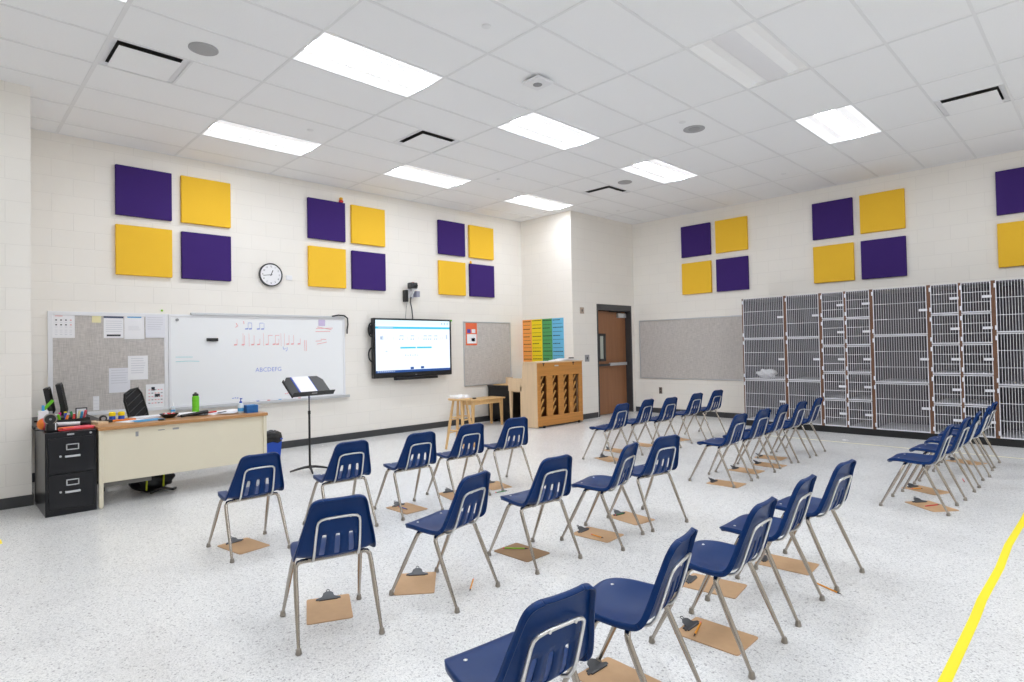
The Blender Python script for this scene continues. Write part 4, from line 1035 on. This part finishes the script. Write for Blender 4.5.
US = [-1, -.97, -.90, -.78, -.62, -.43, -.365, -.30, -.18, -.066, 0, .066, .18, .30, .365, .43, .62, .78, .90, .97, 1]
SLC = {(5, 6): -1, (6, 7): -1, (9, 10): 0, (10, 11): 0, (13, 14): 1, (14, 15): 1}
def shell_grid():
    pts = []; nrm_ = []
    n = len(prof)
    for i, (y, z, hw, rise) in enumerate(prof):
        a = prof[max(0, i - 1)]; b = prof[min(n - 1, i + 1)]
        ty, tz = b[0] - a[0], b[1] - a[1]; l = math.hypot(ty, tz) or 1
        ty, tz = ty / l, tz / l
        ny, nz = tz, -ty          # normal toward the sitter
        if ny * 1 + nz * 1 < 0: ny, nz = -ny, -nz
        dish = .010 * math.exp(-((y + .05) / .12) ** 2) if z < .41 else 0
        row = []
        for u in US:
            k = rise * abs(u) ** 2.2 - dish * (1 - abs(u) ** 2)
            row.append(Vector((u * hw, y + ny * k, z + nz * k)))
        # turned-back flange at both edges
        fl = .021
        e0 = row[0] - Vector((-.001, ny * fl, nz * fl)) * 1.0; e1 = row[-1] - Vector((.001, ny * fl, nz * fl))
        pts.append([e0] + row + [e1]); nrm_.append(Vector((0, ny, nz)))
    # end flanges
    def end_row(P, nv, out):
        return [P[0]] + [p - nv * fl + out for p in P[1:-1]] + [P[-1]]
    pts.insert(0, end_row(pts[0], nrm_[0] * .7, Vector((0, -.001, -.001)))); pts.append(end_row(pts[-1], nrm_[-1] * .8, Vector((0, 0, -.001))))
    return pts
def chair_shell():
    P = shell_grid(); nr, ncol = len(P), len(P[0])
    ends = (.398, .527)
    zrow = [P[i][ncol // 2].z for i in range(nr)]
    back0 = next(i for i in range(1, nr) if P[i][ncol // 2].y < -.150 and i > nr // 3)
    slot_rows = [i for i in range(back0, nr) if ends[0] <= zrow[i] <= ends[1]]
    r0, r1 = slot_rows[0], slot_rows[-1]
    # pinch the slot ends
    for i in (r0, r1):
        for (ca, cc, cb_) in ((5, 6, 7), (9, 10, 11), (13, 14, 15)):
            for c_ in (ca + 1, cb_ + 1):
                P[i][c_] = P[i][c_].lerp(P[i][cc + 1], .22)
    def part(i0, i1):
        vs = [p for i in range(i0, i1 + 1) for p in P[i]]; fs = []
        for i in range(i0, i1):
            for j in range(ncol - 1):
                if r0 <= i < r1 and (j - 1, j) in SLC: continue
                k = i - i0; fs.append((k * ncol + j, k * ncol + j + 1, (k + 1) * ncol + j + 1, (k + 1) * ncol + j))
        return vs, fs
    return part(0, back0), part(back0, nr - 1)
def shell_obj(name, vf, t):
    me = bpy.data.meshes.new(name); me.from_pydata([tuple(v) for v in vf[0]], [], vf[1])
    me.materials.append(NAVY)
    for p in me.polygons: p.use_smooth = True
    o = bpy.data.objects.new(name, me); COL.objects.link(o); o.parent = t
    s_ = o.modifiers.new('thick', 'SOLIDIFY'); s_.thickness = .005; s_.offset = 0
    return o
def make_chair(label):
    t = thing('school_chair', label, 'chair', (0, 0, 0), 0, None)
    a, b = chair_shell()
    shell_obj('seat', a, t); shell_obj('backrest', b, t)
    R = .0115
    for s_ in (-1, 1):
        for nm, top, knee, foot, yc in (('rear', (s_ * .150, -.095, .366), (s_ * .182, -.105, .345), (s_ * .194, -.256, .014), 0), ('front', (s_ * .135, .030, .366), (s_ * .168, .040, .345), (s_ * .200, .205, .014), 0)):
            tp, kn, ft = Vector(top), Vector(knee), Vector(foot)
            c1 = tp.lerp(kn, .45) + Vector((s_ * .004, 0, .007)); d_ = kn.lerp(ft, .12) + Vector((0, 0, .0))
            pts = [tp, c1, kn + Vector((s_ * -.002, 0, .002)), d_, kn.lerp(ft, .45), kn.lerp(ft, .72), ft]
            leg = MB().tube(pts, [R, R, R, R, R, R * .82, R * .66], 10).build('leg', CHROME, t, world=False, smooth=60)
            MB().lathe([(.007, .030), (.012, .024), (.013, .014), (.0145, .010), (.0155, .004), (.013, 0), (.004, 0)], 14, T=Matrix.Translation((ft.x, ft.y, 0))).build('glide', CHROMEW, leg, world=False)
    fr = MB()
    fr.tube([(-.152, -.095, .366), (.152, -.095, .366)], R, 10).tube([(-.137, .03, .366), (.137, .03, .366)], R, 10)
    for s_ in (-1, 1): fr.cb((s_ * .11, -.03, .374), (.026, .17, .006))
    fr.build('seat_frame', CHROME, t, world=False)
    r = .0055
    bb = [(-.107, -.095, .370), (-.108, -.138, .371), (-.108, -.164, .382), (-.108, -.184, .408), (-.107, -.197, .440), (-.105, -.215, .495), (-.101, -.236, .560), (-.097, -.243, .580), (-.084, -.249, .592), (-.06, -.252, .597)]
    bb = bb + [(0, -.253, .598)] + [(-x, y, z) for x, y, z in bb[::-1]]
    MB().tube(bb, r * 1.15, 8).build('back_brace', ROD, t, world=False, smooth=70)
    for s_ in (-1, 1):
        MB().lathe([(.007, .0), (.007, .002), (.003, .004)], 10, T=Matrix.Translation((s_ * .104, .085, .4015))).build('rivet', ROD, t, world=False)
        MB().lathe([(.006, .0), (.006, .002), (.003, .004)], 10, T=Matrix.Translation((s_ * .050, -.259, .5965)) @ Matrix.Rotation(PI / 2, 4, 'X')).build('rivet', ROD, t, world=False)
    return t
CH = {'A': [(-4.395, 1.619, 89.5), (-4.391, 2.328, 86.8), (-4.357, 2.953, 87), (-4.439, 3.575, 87.5), (-4.449, 4.19, 83)],
      'B': [(-2.856, 1.457, 74.4), (-2.761, 2.103, 103.5), (-2.764, 2.854, 86.8), (-2.672, 3.47, 103.5), (-2.674, 4.06, 80.7)],
      'C': [(-1.372, 1.299, 84), (-1.381, 1.92, 101), (-1.36, 2.606, 92.5), (-1.392, 3.204, 92.5), (-1.373, 3.798, 86.9)],
      'D': [(-4.435, 5.932, 91.7), (-4.497, 6.575, 94.6), (-4.40, 7.00, 88.1), (-4.456, 7.8, 88.2), (-4.486, 8.486, 86.8)],
      'E': [(-2.87, 5.7, 89.7), (-2.864, 6.253, 87.6), (-2.895, 6.83, 93.5), (-2.864, 7.31, 90.8), (-2.866, 7.851, 93.9)],
      'F': [(-1.225, 5.894, 90.7), (-1.203, 6.543, 88.5), (-1.203, 7.132, 93.1), (-1.198, 7.729, 93.6), (-1.214, 8.308, 89.5)]}
ROWN = {'A': 'near block, row closest to the whiteboard', 'B': 'near block, middle row', 'C': 'near block, row closest to the camera',
        'D': 'far block, row nearest the door', 'E': 'far block, middle row', 'F': 'far block, right row before the lockers'}
POS = ['nearest', 'second', 'middle', 'fourth', 'farthest']
chair0 = None
for row, L_ in CH.items():
    for k, (x, y, a) in enumerate(L_):
        lab = 'navy plastic school chair, ' + POS[k] + ' of five in the ' + ROWN[row]
        if chair0 is None:
            chair0 = make_chair(lab); c_ = chair0; c_.location = (x, y, 0); c_.rotation_euler = (0, 0, math.radians(a))
        else: c_ = dup(chair0, lab, (x, y, 0), math.radians(a))
        c_['group'] = 'navy school chairs in six rows of five'

# ------------------------------------------------------------------ clipboards
def rrect(w_, h_, r, n=4):
    o = []
    for cx, cy, a0 in ((w_ / 2 - r, h_ / 2 - r, 0), (-w_ / 2 + r, h_ / 2 - r, 90), (-w_ / 2 + r, -h_ / 2 + r, 180), (w_ / 2 - r, -h_ / 2 + r, 270)):
        for k in range(n + 1):
            a = math.radians(a0 + 90 * k / n); o.append((cx + r * math.cos(a), cy + r * math.sin(a)))
    return o
def make_clipboard(label, clip=True, m=MASON):
    t = thing('clipboard', label, 'clipboard')
    MB().prism(rrect(.318, .229, .014), 0, .004).build('board', m, t, world=False)
    if clip:
        c_ = MB()
        # pressing plate: wide at the jaw, narrowing up to a ring, standing up from the board end (+x)
        out = [(-.066, 0), (.066, 0), (.064, .010), (.036, .019), (.030, .028), (.027, .044), (.014, .054), (-.014, .054), (-.027, .044), (-.030, .028), (-.036, .019), (-.064, .010)]
        TT = Matrix.Translation((.118, 0, .006)) @ Matrix.Rotation(math.radians(24), 4, 'Y').inverted() @ Matrix(((0, 1, 0, 0), (1, 0, 0, 0), (0, 0, -1, 0), (0, 0, 0, 1)))
        c_.prism(out, -.002, .002, T=TT)
        c_.box(.110, .145, -.05, .05, .004, .009)
        c_.tube([(.142, -.028, .012), (.142, .028, .012)], .006, 8)
        c_.build('clip', STEELD, t, world=False)
        rr = [TT @ Vector((.009 * math.cos(q * PI / 5), .062 + .009 * math.sin(q * PI / 5), 0)) for q in range(10)]
        MB().tube(rr, .0025, 6, closed=True).build('hanging_ring', STEELD, t, world=False)
    return t
CLB = [('A', 0, -4.433, 1.603, -171.1), ('B', 0, -3.007, 1.529, 154.7), ('B', 1, -2.949, 2.052, 141.2), ('A', 2, -4.387, 2.969, -179), ('A', 3, -4.44, 3.55, 168), ('A', 4, -4.43, 4.06, 165),
       ('B', 3, -2.714, 3.50, -176), ('B', 4, -2.772, 4.009, 172), ('C', 2, -1.373, 2.66, -179.2), ('C', 3, -1.66, 3.20, -172), ('C', 4, -1.484, 3.819, -176), ('C', 1, -1.47, 2.03, 178),
       ('E', 0, -2.748, 5.62, -178), ('E', 1, -2.866, 6.338, 177), ('E', 2, -2.801, 6.782, 178), ('E', 3, -2.965, 7.239, -178), ('F', 0, -1.122, 5.938, 141), ('F', 1, -1.272, 6.548, 155),
       ('F', 4, -1.232, 8.326, 158), ('D', 0, -4.395, 5.93, 160), ('D', 1, -4.67, 6.474, 175), ('D', 2, -4.659, 7.081, 176.5), ('D', 3, -4.55, 7.82, 165)]
cb0 = None
CLBROW = {'A': 'near block row by the whiteboard', 'B': 'near block middle row', 'C': 'near block row by the camera', 'D': 'far block row by the door', 'E': 'far block middle row', 'F': 'far block row at right'}
for row, k, x, y, a in CLB:
    lab = 'brown clipboard on the floor under the ' + POS[k] + ' chair, ' + CLBROW[row]
    if cb0 is None: cb0 = make_clipboard(lab); o = cb0; o.location = (x, y, .0005); o.rotation_euler = (0, 0, math.radians(a))
    else: o = dup(cb0, lab, (x, y, .0005), math.radians(a))
    o['group'] = 'clipboards on the floor under the chairs'
o = make_clipboard('dark brown board turned face down with a green pencil on it', False, MASOND); o.location = (-2.861, 2.855, .0005); o.rotation_euler = (0, 0, math.radians(-179)); 
bpy.context.view_layer.update()

def pencil(x0, y0, x1, y1, z, m, label, name='pencil', tip=INK):
    a, b = Vector((x0, y0, z + .0045)), Vector((x1, y1, z + .0045)); d_ = (b - a)
    if d_.length > .19: b = a + d_.normalized() * .19; d_ = b - a
    t = thing(name, label, name, (x0, y0, z), 0, 'pencils and pens on the floor and clipboards')
    MB().tube([a, a + d_ * .84], .0042, 6).build('barrel', m, t)
    MB().tube([a + d_ * .84, b], [.0042, .001], 6).build('tip', tip, t)
    MB().tube([a - d_.normalized() * .010, a], .0042, 6).build('eraser', SKIN, t)
ZB = .0050
pencil(-2.99, 2.818, -2.861, 2.923, ZB, GREENP, 'green pencil on the dark face-down board')
pencil(-2.726, 3.455, -2.619, 3.446, ZB, PENCIL, 'orange pencil on a clipboard under the fourth chair of the middle row')
pencil(-1.478, 2.71, -1.435, 2.567, ZB, PENCIL, 'yellow pencil on the clipboard closest to the camera')
pencil(-4.461, 2.941, -4.327, 2.939, ZB, BLUE, 'blue pen on the clipboard in the whiteboard row')
pencil(-4.206, 3.869, -4.173, 3.985, 0, DGREEN, 'green pen on the floor by the farthest whiteboard row chair')
pencil(-2.895, 3.98, -2.875, 4.077, ZB, DGREEN, 'green pen by the clip under the farthest middle row chair')
pencil(-1.146, 5.888, -1.077, 6.01, ZB, RED, 'dark red pen on the clipboard at the right')
pencil(-1.365, 6.50, -1.30, 6.56, ZB, PENCIL, 'orange pencil on the second clipboard of the right row')
pencil(-1.25, 3.625, -1.090, 3.55, 0, PENCIL, 'orange pencil on the floor before the right-hand near chair legs')
pencil(-2.735, 2.315, -2.62, 2.19, 0, PENCIL, 'short orange pencil alone on the floor between near chairs')
pencil(-1.108, 7.275, -1.068, 7.12, 0, RED, 'red pen on the floor among the right row chair legs')

# ------------------------------------------------------------------ floor tape
def tape(pts, w_, label):
    mb = MB(); vs = []
    for i, (x, y) in enumerate(pts):
        a = Vector(pts[max(0, i - 1)]); b = Vector(pts[min(len(pts) - 1, i + 1)]); d_ = (b - a).normalized(); n_ = Vector((-d_.y, d_.x)) * w_ / 2
        vs += [(x + n_.x, y + n_.y, .0012), (x - n_.x, y - n_.y, .0012)]
    mb.add(vs, [(2 * i, 2 * i + 1, 2 * i + 3, 2 * i + 2) for i in range(len(pts) - 1)])
    tag(mb.build('floor_tape', TAPE), label, 'floor tape')
tape([(-.533, 2.3), (-.527, 2.95), (-.530, 3.4), (-.533, 3.70), (-.541, 3.98), (-.535, 4.6), (-.549, 5.15), (-.537, 5.95), (-.53, 8.9)], .042, 'bright yellow tape line along the floor at the right')
o_t = mat('worn_tape', (232, 226, 190), .5)
mb = MB(); mb.box(-4.4, -.55, 8.93, 8.965, .0002, .0012); tag(mb.build('floor_tape', o_t), 'faint worn yellow tape line on the floor before the lockers', 'floor tape')
mb = MB(); mb.box(-6.0, -5.86, .34, .38, .0002, .0012); tag(mb.build('floor_tape', TAPE), 'short scrap of yellow tape on the floor at the left edge', 'floor tape')

# ------------------------------------------------------------------ camera, world, view
cam = bpy.data.cameras.new('camera'); co = bpy.data.objects.new('camera', cam); COL.objects.link(co); sc.camera = co
f, yaw, y0, pit, roll = 593.058, math.radians(45.582), 336.625, math.radians(1.1026350), math.radians(-1.1198224)
cam.sensor_width = 36; cam.lens = 36 * f / 1024; cam.clip_start = .05; cam.clip_end = 60
cam.shift_y = (y0 - 341) / 1024
Rv = Vector((math.cos(yaw), math.sin(yaw), 0)); Fv = Vector((-math.sin(yaw), math.cos(yaw), 0)); Uv = Vector((0, 0, 1))
F2 = Fv * math.cos(pit) + Uv * math.sin(pit); U2 = -Fv * math.sin(pit) + Uv * math.cos(pit)
R3 = Rv * math.cos(roll) + U2 * math.sin(roll); U3 = -Rv * math.sin(roll) + U2 * math.cos(roll)
mw = Matrix(((R3.x, U3.x, -F2.x, 0), (R3.y, U3.y, -F2.y, 0), (R3.z, U3.z, -F2.z, 4.54 * M), (0, 0, 0, 1)))
co.matrix_world = mw
wd = bpy.data.worlds.new('world'); sc.world = wd; wd.use_nodes = True
wd.node_tree.nodes['Background'].inputs[0].default_value = (.8, .85, .9, 1); wd.node_tree.nodes['Background'].inputs[1].default_value = .3
vs_ = sc.view_settings; vs_.view_transform = 'Standard'; vs_.look = 'None'; vs_.gamma = 1; vs_.exposure = 1.30
try: vs_.use_curve_mapping = False
except Exception: pass
sc.cycles.use_denoising = True
try: sc.cycles.denoiser = 'OPENIMAGEDENOISE'
except Exception: pass
sc.cycles.max_bounces = 16; sc.cycles.diffuse_bounces = 14; sc.cycles.glossy_bounces = 4
sc.cycles.sample_clamp_indirect = 8
